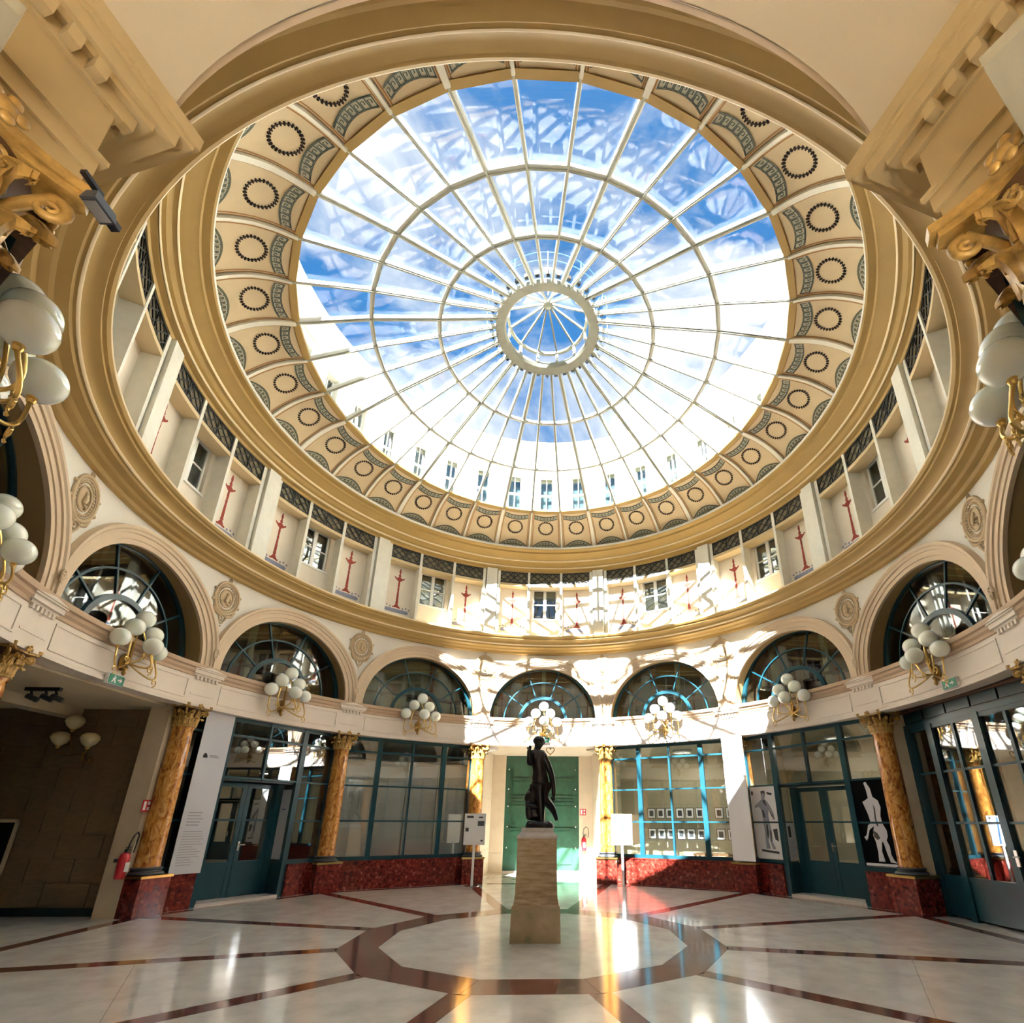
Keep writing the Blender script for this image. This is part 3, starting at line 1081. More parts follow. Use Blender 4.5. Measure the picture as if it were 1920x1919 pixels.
RM = {}
for k in ALLB:
    if k in SHOP:
        key = ('s', SHOP[k])
        if key not in RM:
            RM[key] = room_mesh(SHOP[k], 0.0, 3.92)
        o = link('wall_%s_shop' % SIDE[k], RM[key], rz=rz(30 * k))
        tag(o, 'room walls seen through the glass behind ' + NMB[k], kind='structure')
    if k in MEZZ:
        key = ('m', MEZZ[k])
        if key not in RM:
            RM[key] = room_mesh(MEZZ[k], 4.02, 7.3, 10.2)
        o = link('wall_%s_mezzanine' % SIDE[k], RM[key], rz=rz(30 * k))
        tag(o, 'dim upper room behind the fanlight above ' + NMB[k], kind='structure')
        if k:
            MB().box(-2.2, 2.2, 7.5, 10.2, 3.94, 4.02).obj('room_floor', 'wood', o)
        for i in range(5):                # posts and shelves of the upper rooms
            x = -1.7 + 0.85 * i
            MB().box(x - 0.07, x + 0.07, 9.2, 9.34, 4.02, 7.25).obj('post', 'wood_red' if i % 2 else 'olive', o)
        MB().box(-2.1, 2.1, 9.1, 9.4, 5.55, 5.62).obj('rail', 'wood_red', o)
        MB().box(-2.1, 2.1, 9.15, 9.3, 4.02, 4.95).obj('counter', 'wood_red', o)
# ================================================================== FANLIGHTS, SHOPFRONTS, DOORS
YG = 7.72                     # plane of the fanlight glass
b = MB()


def arcbar(b, rho0, rho1, y0, y1, n=36, t0=0.0, t1=180.0, zc=ZS):
    vv, ff = [], []
    for i in range(n + 1):
        th = radians(t0 + (t1 - t0) * i / n)
        for rho, y in ((rho0, y0), (rho1, y0), (rho1, y1), (rho0, y1)):
            vv.append((rho * cos(th), y, zc + rho * sin(th)))
    for i in range(n):
        for q in range(4):
            ff.append((4 * i + q, 4 * i + (q + 1) % 4, 4 * i + 4 + (q + 1) % 4, 4 * i + 4 + q))
    ff += [(0, 1, 2, 3), tuple(4 * n + q for q in (3, 2, 1, 0))]
    b.add(vv, ff)
    return b


RO = 1.745
fan_out = arcbar(MB(), RO - 0.05, RO + 0.05, YG - 0.04, YG + 0.04).mesh('outer_arc', 'teal')
fan_mid = arcbar(MB(), 1.255, 1.29, YG - 0.03, YG + 0.03).mesh('middle_arc', 'teal')
fan_in = arcbar(MB(), 0.70, 0.80, YG - 0.05, YG + 0.03).mesh('inner_arc', 'teal')
fan_sill = MB().box(-RO, RO, YG - 0.05, YG + 0.05, ZS - 0.02, ZS + 0.05).mesh('sill_bar', 'teal')
bars = []
for th in (36, 72, 108, 144):
    c, s = cos(radians(th)), sin(radians(th))
    bars.append(MB().bar((0.78 * c, YG, ZS + 0.78 * s), (RO * c, YG, ZS + RO * s), 0.035, 0.05, upv=(0, 1, 0)).mesh('radial_bar', 'teal'))
fpanes = []
for (r0, r1) in ((0.80, 1.255), (1.29, RO - 0.05)):
    for i in range(5):
        fpanes.append(arcbar(MB(), r0, r1, YG - 0.004, YG + 0.004, 8, 36 * i + 0.8, 36 * i + 35.2).mesh('pane', 'fan_glass'))
hp = MB()
n = 20
hp.prism([(0.70 * cos(pi * i / n), ZS + 0.05 + 0.65 * sin(pi * i / n)) for i in range(n + 1)], lambda a, z, t: (a, YG - 0.004 + t, z), 0, 0.008)
fpanes.append(hp.mesh('pane', 'fan_glass'))
FL = {0: 'above the green door', 1: 'above the right sunlit shop window', -1: 'above the left shop window', 2: 'above the poster doorway', -2: 'above the dark doorway by the banner',
      3: 'above the glazed green doors, right', -3: 'above the open passage, left', 4: 'cut by the right edge of the photo', -4: 'cut by the left edge of the photo', 5: 'nearest, beside the right capital', -5: 'nearest, beside the left capital'}
wn = 30
for k in ALLB:
    if k == 6:
        continue
    w = thing('window_%d' % wn, 'half-round teal fanlight ' + FL[k], kind='structure', rz=rz(30 * k))
    wn += 1
    for nm, me in (('outer_arc', fan_out), ('middle_arc', fan_mid), ('inner_arc', fan_in), ('sill_bar', fan_sill)):
        link(nm, me, w)
    for me in bars:
        link('radial_bar', me, w)
    for me in fpanes:
        link('pane', me, w)

YS = 7.60                     # plane of the shopfronts
VX = [-1.88, -0.95, 0.0, 0.95, 1.88]
HZ = [0.74, 1.67, 2.58, 3.50, 3.86]
VWID = {-1.88: 0.12, -0.95: 0.13, 0.0: 0.05, 0.95: 0.13, 1.88: 0.12}
HHT = {0.74: 0.10, 1.67: 0.04, 2.58: 0.04, 3.50: 0.05, 3.86: 0.10}
MC = {}


def mbox(name, material, *a):
    key = (name, material, tuple(round(x, 4) for x in a))
    if key not in MC:
        MC[key] = MB().box(*a).mesh(name, material)
    return MC[key]


def shopfront(parent, cols, rows, skip=()):
    """mullions, bars and panes; skip holds (column, row) cells left open"""
    for x in cols:
        w_ = VWID[x]
        link('mullion', mbox('mullion', 'teal', x - w_ / 2, x + w_ / 2, YS - 0.05, YS + 0.06, 2.58 if skip and x == 0.0 else 0.70, 3.91), parent)
    for i in range(len(cols) - 1):
        for z in rows:
            j = rows.index(z)
            if skip and (i, j) in skip and (i, j - 1) in skip:
                continue
            if skip and (i, j) in skip and j == 0:
                continue
            h_ = HHT[z]
            x0, x1 = cols[i] + VWID[cols[i]] / 2, cols[i + 1] - VWID[cols[i + 1]] / 2
            link('glazing_bar', mbox('glazing_bar', 'teal', x0, x1, YS - 0.035, YS + 0.045, z - h_ / 2, z + h_ / 2), parent)
        for j in range(len(rows) - 1):
            if (i, j) in skip:
                continue
            x0, x1 = cols[i] + VWID[cols[i]] / 2, cols[i + 1] - VWID[cols[i + 1]] / 2
            z0_, z1_ = rows[j] + HHT[rows[j]] / 2, rows[j + 1] - HHT[rows[j + 1]] / 2
            link('pane', mbox('pane', 'shop_glass', x0, x1, YS - 0.004, YS + 0.004, z0_, z1_), parent)


def dado(parent, x0, x1):
    n = max(1, round((x1 - x0) / 0.95))
    for i in range(n):
        a0, a1 = x0 + (x1 - x0) * i / n, x0 + (x1 - x0) * (i + 1) / n
        link('granite_panel', mbox('granite_panel', 'granite', a0 + 0.002, a1 - 0.002, 7.50, 7.68, 0.0, 0.66), parent)
    link('granite_cap', mbox('granite_cap', 'granite', x0, x1, 7.485, 7.68, 0.66, 0.70), parent)


# full shop windows
for k, lab in ((-1, 'teal shop window with pale screens left of the green door'), (1, 'sunlit teal shop window showing framed pictures right of the green door'), (4, 'teal shop window under the near right arch'),
               (-4, 'teal shop window under the near left arch'), (5, 'teal shop window under the nearest right arch'), (-5, 'teal shop window under the nearest left arch')):
    w = thing('window_%d' % wn, lab, kind='structure', rz=rz(30 * k))
    wn += 1
    shopfront(w, VX, HZ)
    d_ = thing('baseboard_%s' % SIDE[k], 'red granite dado below ' + NMB[k], kind='structure', rz=rz(30 * k))
    dado(d_, -1.70, 1.70)

# shop doorways of bays -2 and +2
dn = 2
for k, lab in ((-2, 'teal shopfront with a dark glazed double door beside the tall text banner'), (2, 'teal shopfront with glazed double door between statue posters')):
    w = thing('door_%d' % dn, lab, kind='structure', rz=rz(30 * k))
    dn += 1
    skip = {(1, 0), (1, 1), (2, 0), (2, 1)}
    shopfront(w, VX, HZ, skip)
    for x in (-0.95, 0.95):
        link('door_post', mbox('door_post', 'teal', x - 0.065, x + 0.065, YS - 0.05, YS + 0.06, 0.0, 0.70), w)
        s = 1 if x > 0 else -1
        # glazed returns of the recessed porch
        link('return_panel', mbox('return_panel', 'teal', x - s * 0.02 - 0.02, x - s * 0.02 + 0.02, YS + 0.06, 8.04, 0.0, 0.72), w)
        link('return_glass', mbox('return_glass', 'shop_glass', x - 0.004, x + 0.004, YS + 0.06, 8.04, 0.76, 2.52), w)
        link('return_bar', mbox('return_bar', 'teal', x - 0.02, x + 0.02, YS + 0.06, 8.04, 0.72, 0.76), w)
        link('return_bar', mbox('return_bar', 'teal', x - 0.02, x + 0.02, YS + 0.06, 8.04, 1.65, 1.69), w)
    link('porch_soffit', mbox('porch_soffit', 'teal_dark', -0.95, 0.95, YS + 0.05, 8.10, 2.52, 2.57), w)
    link('threshold', mbox('threshold', 'pedestal_cap', -0.90, 0.90, YS - 0.06, 8.15, 0.0, 0.06), w)
    for x in (-0.82, 0.82):
        link('door_jamb', mbox('door_jamb', 'teal', x - 0.08, x + 0.08, 8.02, 8.12, 0.06, 2.53), w)
    for s in (-1, 1):
        leaf = thing('leaf', '', rz=0)
        del leaf['label']
        leaf.parent = w
        x0, x1 = (0.005, 0.74) if s > 0 else (-0.74, -0.005)
        link('stile', mbox('stile', 'teal', x0, x0 + 0.10, 8.04, 8.10, 0.07, 2.50), leaf)
        link('stile', mbox('stile', 'teal', x1 - 0.10, x1, 8.04, 8.10, 0.07, 2.50), leaf)
        link('kick_panel', mbox('kick_panel', 'teal', x0 + 0.10, x1 - 0.10, 8.05, 8.09, 0.07, 0.74), leaf)
        link('door_rail', mbox('door_rail', 'teal', x0 + 0.10, x1 - 0.10, 8.04, 8.10, 0.74, 0.80), leaf)
        link('door_rail', mbox('door_rail', 'teal', x0 + 0.10, x1 - 0.10, 8.04, 8.10, 2.40, 2.50), leaf)
        link('door_rail', mbox('door_rail', 'teal', x0 + 0.10, x1 - 0.10, 8.05, 8.09, 1.66, 1.70), leaf)
        link('pane', mbox('pane', 'shop_glass', x0 + 0.10, x1 - 0.10, 8.065, 8.073, 0.80, 1.66), leaf)
        link('pane', mbox('pane', 'shop_glass', x0 + 0.10, x1 - 0.10, 8.065, 8.073, 1.70, 2.40), leaf)
    MB().box(0.02, 0.07, 8.02, 8.04, 1.02, 1.22).tube([(0.045, 8.03, 1.15), (0.045, 7.97, 1.15), (0.16, 7.97, 1.15)], 0.012, 6).obj('door_handle', 'steel', w)
    d_ = thing('baseboard_%s' % SIDE[k], 'red granite dado beside ' + NMB[k], kind='structure', rz=rz(30 * k))
    dado(d_, -1.70, -1.02)
    dado(d_, 1.02, 1.70)

# tall glazed doors of bay +3
Y3 = 7.90
w = thing('door_%d' % dn, 'tall dark green glazed doors under a panelled transom at the right edge', kind='structure', rz=rz(90))
dn += 1
link('transom', mbox('transom', 'teal_dark', -1.95, 1.95, Y3 + 0.02, Y3 + 0.10, 3.62, 4.0), w)
for i in range(6):
    x0 = -1.85 + 0.62 * i
    link('transom_panel', mbox('transom_panel', 'teal_dark', x0, x0 + 0.57, Y3 - 0.01, Y3 + 0.02, 3.68, 3.88), w)
link('transom_rail', mbox('transom_rail', 'teal', -1.95, 1.95, Y3 - 0.04, Y3 + 0.08, 3.54, 3.63), w)
P3 = [-1.80, -1.15, 0.04, 1.23, 1.86]
for x in P3:
    link('post', mbox('post', 'teal', x - 0.075, x + 0.075, Y3 - 0.05, Y3 + 0.08, 0.0, 3.56), w)
for i in range(4):
    x0, x1 = P3[i] + 0.075, P3[i + 1] - 0.075
    link('kick_panel', mbox('kick_panel', 'teal', x0, x1, Y3 - 0.01, Y3 + 0.05, 0.04, 0.68), w)
    link('door_rail', mbox('door_rail', 'teal', x0, x1, Y3 - 0.03, Y3 + 0.06, 0.66, 0.74), w)
    link('door_rail', mbox('door_rail', 'teal', x0, x1, Y3 - 0.03, Y3 + 0.06, 3.46, 3.55), w)
    for z in (1.67, 2.61):
        link('glazing_bar', mbox('glazing_bar', 'teal', x0, x1, Y3 - 0.015, Y3 + 0.045, z - 0.02, z + 0.02), w)
    cols = [x0, x1] if x1 - x0 < 0.7 else [x0, (x0 + x1) / 2, x1]
    if len(cols) == 3:
        link('glazing_bar', mbox('glazing_bar', 'teal', cols[1] - 0.03, cols[1] + 0.03, Y3 - 0.02, Y3 + 0.05, 0.74, 3.46), w)
    for c in range(len(cols) - 1):
        for z0_, z1_ in ((0.74, 1.65), (1.69, 2.59), (2.63, 3.46)):
            link('pane', mbox('pane', 'shop_glass', cols[c], cols[c + 1], Y3 + 0.01, Y3 + 0.018, z0_, z1_), w)
MB().box(0.10, 0.16, Y3 - 0.07, Y3 - 0.05, 1.0, 1.25).tube([(0.13, Y3 - 0.06, 1.15), (0.13, Y3 - 0.12, 1.15), (0.25, Y3 - 0.12, 1.15)], 0.012, 6).obj('door_handle', 'steel', w)
for s, nm in ((-1, 'wall_glazed_doors_far_side'), (1, 'wall_glazed_doors_near_side')):
    o = MB().box(1.94 if s > 0 else -2.20, 2.20 if s > 0 else -1.88, 7.62, 7.98, 0.0, 3.95).obj(nm, 'portal_stone', rz=rz(90))
    tag(o, 'pale stone pier %s the tall glazed green doors' % ('left of' if s < 0 else 'right of'), kind='structure')

# stone porch with the green door, bay 0
YD = 10.9
o = thing('wall_portal', 'pale stone porch round the tall green door', kind='structure')
for s in (-1, 1):
    for j in range(4):                 # ashlar side walls
        y0_ = 7.62 + 0.82 * j
        for q in range(5):
            MB().box(1.85 if s > 0 else -2.02, 2.02 if s > 0 else -1.85, y0_ + 0.003, y0_ + 0.817, 0.8 * q + 0.003, 0.8 * q + 0.797).obj('ashlar_block', 'portal_stone', o)
    MB().box(1.36 if s > 0 else -2.0, 2.0 if s > 0 else -1.36, YD - 0.10, YD + 0.15, 0, 4.03).obj('inner_jamb', 'portal_stone', o)
    MB().box(1.40 if s > 0 else -2.0, 2.0 if s > 0 else -1.40, YD - 0.13, YD - 0.10, 0, 0.62).obj('jamb_foot', 'portal_stone', o)
MB().box(-2.0, 2.0, 7.50, YD + 0.15, 4.0, 4.06).obj('soffit', 'portal_stone', o)
MB().box(-1.36, 1.36, YD - 0.12, YD + 0.10, 0.0, 0.05).obj('step', 'pedestal_cap', o)
d = thing('door_1', 'tall dark green panelled double door opposite, behind the statue', kind='structure')
for s in (-1, 1):
    x0, x1 = (0.01, 1.36) if s > 0 else (-1.36, -0.01)
    leaf = MB().box(x0, x1, YD + 0.0, YD + 0.08, 0.05, 4.0).obj('leaf', 'door_green', d)
    xa, xb = x0 + 0.22, x1 - 0.26
    if s < 0:
        xa, xb = x0 + 0.26, x1 - 0.22
    for z0_, z1_ in ((0.25, 1.35), (1.50, 2.20), (2.62, 3.05), (3.25, 3.85)):
        MB().box(xa, xb, YD - 0.03, YD + 0.005, z0_, z1_).obj('raised_panel', 'door_green', leaf)
    for z in (1.42, 2.30, 2.42, 2.54, 3.15):
        MB().box(xa - 0.05, xb + 0.05, YD - 0.055, YD + 0.005, z - 0.03, z + 0.03).obj('moulding', 'door_green', leaf)
    MB().box(x0 + 0.05 if s > 0 else x1 - 0.11, x0 + 0.11 if s > 0 else x1 - 0.05, YD - 0.03, YD + 0.005, 0.1, 3.95).obj('moulding', 'wood', leaf)
    for z in (0.8, 1.5, 2.2, 2.8, 3.5):
        MB().sphere((x1 - 0.12 if s > 0 else x0 + 0.12, YD - 0.01, z), 0.03, 8, 5).obj('stud', 'steel', leaf)

# open passage of bay -3 (local frame: y outwards)
pa = rz(-90)
for s, nm, lab in ((1, 'wall_passage_far', 'dark tan ashlar wall of the open passage on the left'), (-1, 'wall_passage_near', 'near side wall of the open passage on the left')):
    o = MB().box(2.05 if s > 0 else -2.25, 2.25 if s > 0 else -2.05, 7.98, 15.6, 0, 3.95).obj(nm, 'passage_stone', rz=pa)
    tag(o, lab, kind='structure')
    bl = {}
    for row in range(9):
        z0_ = 0.14 + 0.42 * row
        y = 8.0 + (0.0 if row % 2 else -0.42)
        while y < 15.4:
            y0_, y1_ = max(8.0, y), min(15.5, y + 0.84)
            if y1_ - y0_ > 0.1:
                L_ = round(y1_ - y0_ - 0.012, 3)
                if L_ not in bl:
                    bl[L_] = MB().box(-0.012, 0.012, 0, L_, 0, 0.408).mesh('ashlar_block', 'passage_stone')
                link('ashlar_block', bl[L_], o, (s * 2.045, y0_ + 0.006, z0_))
            y += 0.84
    MB().box(2.0 if s > 0 else -2.05, 2.05 if s > 0 else -2.0, 7.98, 15.6, 0, 0.14).obj('skirting', 'teal_dark', o)
    p = MB().box(1.72 if s > 0 else -2.10, 2.10 if s > 0 else -1.72, 7.60, 8.0, 0, 3.95).obj('wall_passage_pier_%s' % ('far' if s > 0 else 'near'), 'portal_stone', rz=pa)
    tag(p, 'pale stone pier at the %s side of the left passage mouth' % ('far' if s > 0 else 'near'), kind='structure')
o = MB().box(-2.3, 2.3, 7.7, 15.6, 3.86, 3.98).obj('ceiling_passage', 'vault', rz=pa)
tag(o, 'flat plaster ceiling of the left passage', kind='structure')
for y in (9.6, 11.9):
    MB().box(-2.05, 2.05, y, y + 0.35, 3.66, 3.86).obj('ceiling_beam', 'vault', o)
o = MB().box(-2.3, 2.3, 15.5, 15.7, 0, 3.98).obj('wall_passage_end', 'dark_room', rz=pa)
tag(o, 'unlit end wall of the left passage', kind='structure')

# entry passage with the barrel vault overhead (bay 6, where the camera stands)
YV0, YV1 = -7.46, -14.0
ED, EH = 1.5, 3.3                # half width and height of an unseen opening added to light the vault
b = MB()
n = 32
vv, ff = [], []
RV = 1.80
for i in range(n + 1):
    th = pi * i / n
    for rho, y in ((RV, YV0), (RV, YV1), (RV + 0.3, YV1), (RV + 0.3, YV0)):
        vv.append((rho * cos(th), y, ZS + rho * sin(th)))
for i in range(n):
    for q in range(4):
        ff.append((4 * i + q, 4 * i + (q + 1) % 4, 4 * i + 4 + (q + 1) % 4, 4 * i + 4 + q))
v = b.add(vv, ff).obj('ceiling_vault', 'vault', smooth=40)
tag(v, 'plain beige barrel vault overhead at the top of the photo', kind='structure')
EPROF = [(3.95, 0.0), (3.95, 0.25), (4.05, 0.25), (4.055, 0.265), (4.13, 0.265), (4.14, 0.285), (4.155, 0.25), (4.42, 0.25), (4.44, 0.27), (4.52, 0.265), (4.53, 0.31), (4.56, 0.315), (4.58, 0.36), (4.64, 0.365), (4.67, 0.39), (4.75, 0.40), (4.75, 0.0)]
for s, nm in ((-1, 'left'), (1, 'right')):
    w = MB().box(2.05 if s > 0 else -2.4, 2.4 if s > 0 else -2.05, YV1, -8.40, 0, 4.75).obj('wall_entry_' + nm, 'vault')
    tag(w, 'beige side wall of the entry passage at the %s' % nm, kind='structure')
    b = MB()
    vv, ff = [], []
    for y in (-8.25, YV1):
        for z, d in EPROF:
            vv.append((s * (2.05 - d * 0.9 + 0.0), y, z))
    m = len(EPROF)
    for q in range(m):
        ff.append((q, (q + 1) % m, m + (q + 1) % m, m + q))
    ff += [tuple(range(m)), tuple(range(m, 2 * m))[::-1]]
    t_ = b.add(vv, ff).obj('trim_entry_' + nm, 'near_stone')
    tag(t_, 'moulded tan entablature under the vault at the top %s' % nm, kind='structure')
    MB().tube([(s * 2.03, -8.75 + 0.24 * cos(2 * pi * i / 28), 3.62 + 0.24 * sin(2 * pi * i / 28)) for i in range(28)], 0.03, 6, closed=True).obj('tondo_ring', 'vault', w, smooth=60)
    MB().sphere((s * 2.05, -8.75, 3.62), 0.22, 16, 8, (0.15, 1, 1)).obj('tondo', 'vault', w, smooth=60)
o = MB().box(-2.4, -ED, YV1 - 0.2, YV1, 0, 7.0).box(ED, 2.4, YV1 - 0.2, YV1, 0, 7.0).box(-ED, ED, YV1 - 0.2, YV1, EH, 7.0).obj('wall_entry_end', 'vault')
tag(o, 'unseen end wall behind the viewpoint with an opening added to light the vault', kind='structure')
# ================================================================== COLUMNS
plinth_me = MB().box(-0.30, 0.30, -0.30, 0.30, 0.0, 0.655).mesh('plinth', 'granite')
pcap_me = MB().box(-0.325, 0.325, -0.325, 0.325, 0.655, 0.70).mesh('plinth_cap', 'brass')
cbase_me = MB().lathe([(0.0, 0.70), (0.285, 0.70), (0.30, 0.725), (0.285, 0.75), (0.245, 0.765), (0.24, 0.79), (0.262, 0.805), (0.262, 0.825), (0.225, 0.84), (0.0, 0.84)], 32).mesh('base_moulding', 'dark_grey', 40)
shaft_me = MB().lathe([(0.222, 0.84), (0.212, 0.90), (0.210, 1.6), (0.205, 2.4), (0.192, 3.3), (0.186, 3.44), (0.20, 3.46), (0.20, 3.49)], 32).mesh('shaft', 'column_marble', 40)
astr_me = MB().lathe([(0.19, 3.48), (0.215, 3.485), (0.222, 3.505), (0.21, 3.525), (0.19, 3.53)], 32).mesh('astragal', 'gilt', 40)
bell_me = MB().lathe([(0.0, 3.52), (0.19, 3.52), (0.185, 3.60), (0.19, 3.72), (0.215, 3.82), (0.25, 3.87), (0.0, 3.88)], 24).mesh('capital', 'gilt_shade', 40)


def abacus():
    pts = []
    for i in range(4):
        a = pi / 4 + i * pi / 2
        b_ = a + pi / 2
        c0 = Vector((cos(a), sin(a))) * 0.43
        c1 = Vector((cos(b_), sin(b_))) * 0.43
        t = Vector((-sin(a), cos(a))) * 0.03
        t1 = Vector((-sin(b_), cos(b_))) * 0.03
        pts.append(c0 + t)
        for q in range(1, 8):
            u = q / 8
            p = (c0 + t) * (1 - u) + (c1 - t1) * u
            mid = (c0 + c1).normalized()
            pts.append(p - mid * (0.075 * 4 * u * (1 - u)))
        pts.append(c1 - t1)
    return [(p.x, p.y) for p in pts]


ab = abacus()
aba_me = MB().prism(ab, lambda a, c, t: (a * 0.94, c * 0.94, 3.87 + t), 0, 0.035).prism(ab, lambda a, c, t: (a, c, 3.905 + t), 0, 0.045).mesh('abacus', 'gilt')


def leaf_mesh(h, w, r0, out):
    b = MB()
    n, m = 12, 7
    vv = []
    for i in range(n + 1):
        t = i / n
        if t < 0.68:
            rr = r0 + 0.014 + 0.05 * t * t
            z = h * t / 0.68 * 0.93
        else:
            q = (t - 0.68) / 0.32 * pi * 1.15
            rr = r0 + 0.037 + out * (1 - cos(q)) / 2
            z = h * 0.93 + h * 0.16 * sin(q)
        env = (0.70 + 0.42 * sin(pi * min(1, t * 1.1))) * (1 - 0.55 * max(0, t - 0.65) / 0.35)
        lobe = 1 + 0.17 * cos(t * 2 * pi * 4.5)
        for j in range(m):
            u = 2 * j / (m - 1) - 1
            x = u * w / 2 * env * (lobe if abs(u) > 0.9 else 1)
            ridge = 0.020 * (1 - abs(u)) ** 0.6 + 0.006 * cos(u * pi * 3)
            vv.append((x, -(rr + ridge - x * x * 2.0), 3.525 + z - 0.014 * abs(u)))
    ff = []
    for i in range(n):
        for j in range(m - 1):
            ff.append((i * m + j, i * m + j + 1, (i + 1) * m + j + 1, (i + 1) * m + j))
    k = len(vv)
    vv += [(x, y + 0.012, z) for x, y, z in vv]
    ff += [tuple(k + i for i in f[::-1]) for f in ff]
    return b.add(vv, ff).mesh('acanthus_leaf', 'gilt', 60)


leafA, leafB = leaf_mesh(0.150, 0.125, 0.188, 0.075), leaf_mesh(0.270, 0.115, 0.190, 0.105)
# corner volute (in the plane of the diagonal) and the small inner helix
pts = []
rad = []
for i in range(12):
    t = i / 11
    pts.append((0, -(0.19 + 0.13 * t ** 1.6), 3.62 + 0.225 * t))
    rad.append(0.022)
cx, cz = 0.325, 3.795
for i in range(26):
    th = pi / 2 - i * 0.42
    q = 0.055 * (1 - i / 29)
    pts.append((0, -(cx + q * cos(th) * 1.0), cz + q * sin(th)))
    rad.append(0.020 * (1 - i / 44))
vol_me = MB().tube(pts, rad, 7).mesh('volute', 'gilt', 60)
pts = []
for i in range(22):
    th = pi / 2 + 0.3 - i * 0.40
    q = 0.042 * (1 - i / 25)
    pts.append((0.052 + q * cos(th), -0.235, 3.80 + q * sin(th)))
pts = [(0.11, -0.20, 3.66), (0.10, -0.215, 3.74)] + pts
hel_me = MB().tube(pts, 0.012, 6).mesh('helix', 'gilt', 60)
hel2_me = MB().tube([(-x, y, z) for x, y, z in pts], 0.012, 6).mesh('helix', 'gilt', 60)
fl = MB().sphere((0, -0.32, 3.91), 0.035, 10, 6, (1.2, 0.6, 1))
for i in range(5):
    th = 2 * pi * i / 5
    fl.sphere((0.045 * cos(th), -0.325, 3.91 + 0.04 * sin(th)), 0.024, 8, 5, (1, 0.6, 1))
flo_me = fl.mesh('fleuron', 'gilt', 60)

CL = {-15: 'at the left side of the green door', 15: 'at the right side of the green door', -45: 'between the left shop window and the dark doorway', 45: 'behind the white banner near the poster doorway',
      -75: 'at the far side of the left passage mouth', 75: 'between the black statue poster and the glazed green doors', -105: 'at the left edge, only its capital in view', 105: 'just past the right edge beside the glazed doors',
      -135: 'between the two nearest left arches', 135: 'between the two nearest right arches', -165: 'nearest on the left, its big capital at the frame edge', 165: 'nearest on the right, its big capital at the frame edge'}
for a in COLA:
    c = thing('column', 'orange marble column with gilt capital ' + CL[a], 'column', 'marble columns round the rotunda', loc=pol(colr(a), cola(a), 0), rz=rz(a))
    for nm, me in (('plinth', plinth_me), ('plinth_cap', pcap_me), ('base_moulding', cbase_me), ('shaft', shaft_me), ('astragal', astr_me)):
        link(nm, me, c)
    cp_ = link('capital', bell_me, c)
    link('abacus', aba_me, cp_)
    for i in range(8):
        link('acanthus_leaf', leafA, cp_, rz=i * pi / 4)
        link('acanthus_leaf', leafB, cp_, rz=i * pi / 4 + pi / 8)
    for i in range(4):
        link('volute', vol_me, cp_, rz=pi / 4 + i * pi / 2)
        link('helix', hel_me, cp_, rz=i * pi / 2)
        link('helix', hel2_me, cp_, rz=i * pi / 2)
        link('fleuron', flo_me, cp_, rz=i * pi / 2)

# ================================================================== WALL LAMPS
GL = [(0.03, 0.16, 5.13), (-0.22, 0.22, 4.89), (0.24, 0.22, 4.89), (-0.43, 0.20, 4.63), (0.05, 0.42, 4.62), (0.45, 0.22, 4.62)]
globe_me = MB().sphere((0, 0, 0), 0.158, 24, 16).mesh('globe', 'globe', 180)
cup_me = MB().lathe([(0.0, -0.20), (0.02, -0.20), (0.03, -0.175), (0.02, -0.16), (0.055, -0.145), (0.075, -0.125), (0.06, -0.118), (0.0, -0.12)], 16).mesh('cup', 'brass', 50)
bp = MB()
bp.sphere((0, -0.03, 4.30), 0.11, 16, 8, (0.9, 0.35, 1.5))
bp.lathe([(0.0, 4.05), (0.015, 4.06), (0.04, 4.10), (0.02, 4.15), (0.05, 4.20), (0.0, 4.25)], 12, c=(0, -0.09))
bp.tube([(0, -0.05, 4.2), (0, -0.12, 4.35), (0, -0.11, 4.60), (0, -0.12, 4.8)], [0.035, 0.03, 0.022, 0.018], 8)
bracket_me = bp.mesh('bracket', 'brass_dark', 60)
arms = []
for (x, d, z) in GL:
    e_ = Vector((x, -d, z - 0.19))
    s_ = Vector((0, -0.11, 4.28))
    P = []
    for i in range(15):
        t = i / 14
        p = s_.lerp(e_, t)
        p.z -= 0.20 * sin(pi * t) * (0.5 + abs(x) * 1.8)
        p.y -= 0.12 * sin(pi * t)
        p.x += math.copysign(0.10 + abs(x) * 0.25, x) * sin(pi * t)
        P.append(p)
    cur = []
    for i in range(14):                 # leafy curl below the arm
        th = -pi / 2 + i * 0.5
        q = 0.075 * (1 - i / 17)
        cur.append((P[8].x + q * cos(th), P[8].y, P[8].z - 0.07 + q * sin(th)))
    arms.append(MB().tube(P, 0.015, 6).tube(cur, 0.011, 5).mesh('arm', 'brass', 60))
LL = {0: 'in the middle, above the statue', 1: 'above the sunlit right shop window', -1: 'above the left shop window', 2: 'above the poster doorway', -2: 'above the dark doorway with the banner',
      3: 'above the glazed green doors, right', -3: 'above the open passage, left', 4: 'just beyond the right edge', -4: 'lower of two at the left edge', 5: 'at the right edge under the capital', -5: 'at the left edge under the capital'}
for k in ALLB:
    if k == 6:
        continue
    t = thing('wall_lamp', 'brass wall lamp with six white globes ' + LL[k], 'lamp', 'six-globe wall lamps', loc=pol(RW - 0.015, 30 * k, 0), rz=rz(30 * k))
    link('bracket', bracket_me, t)
    for i, (x, d, z) in enumerate(GL):
        am = link('arm', arms[i], t)
        g = link('globe', globe_me, t, (x, -d, z))
        link('cup', cup_me, g)

# ================================================================== MEDALLIONS
ot = MB()


def mp_(x, z, d=0.0):
    a = x / RW
    r = RW - d
    return (r * sin(a), r * cos(a) - RW, z)


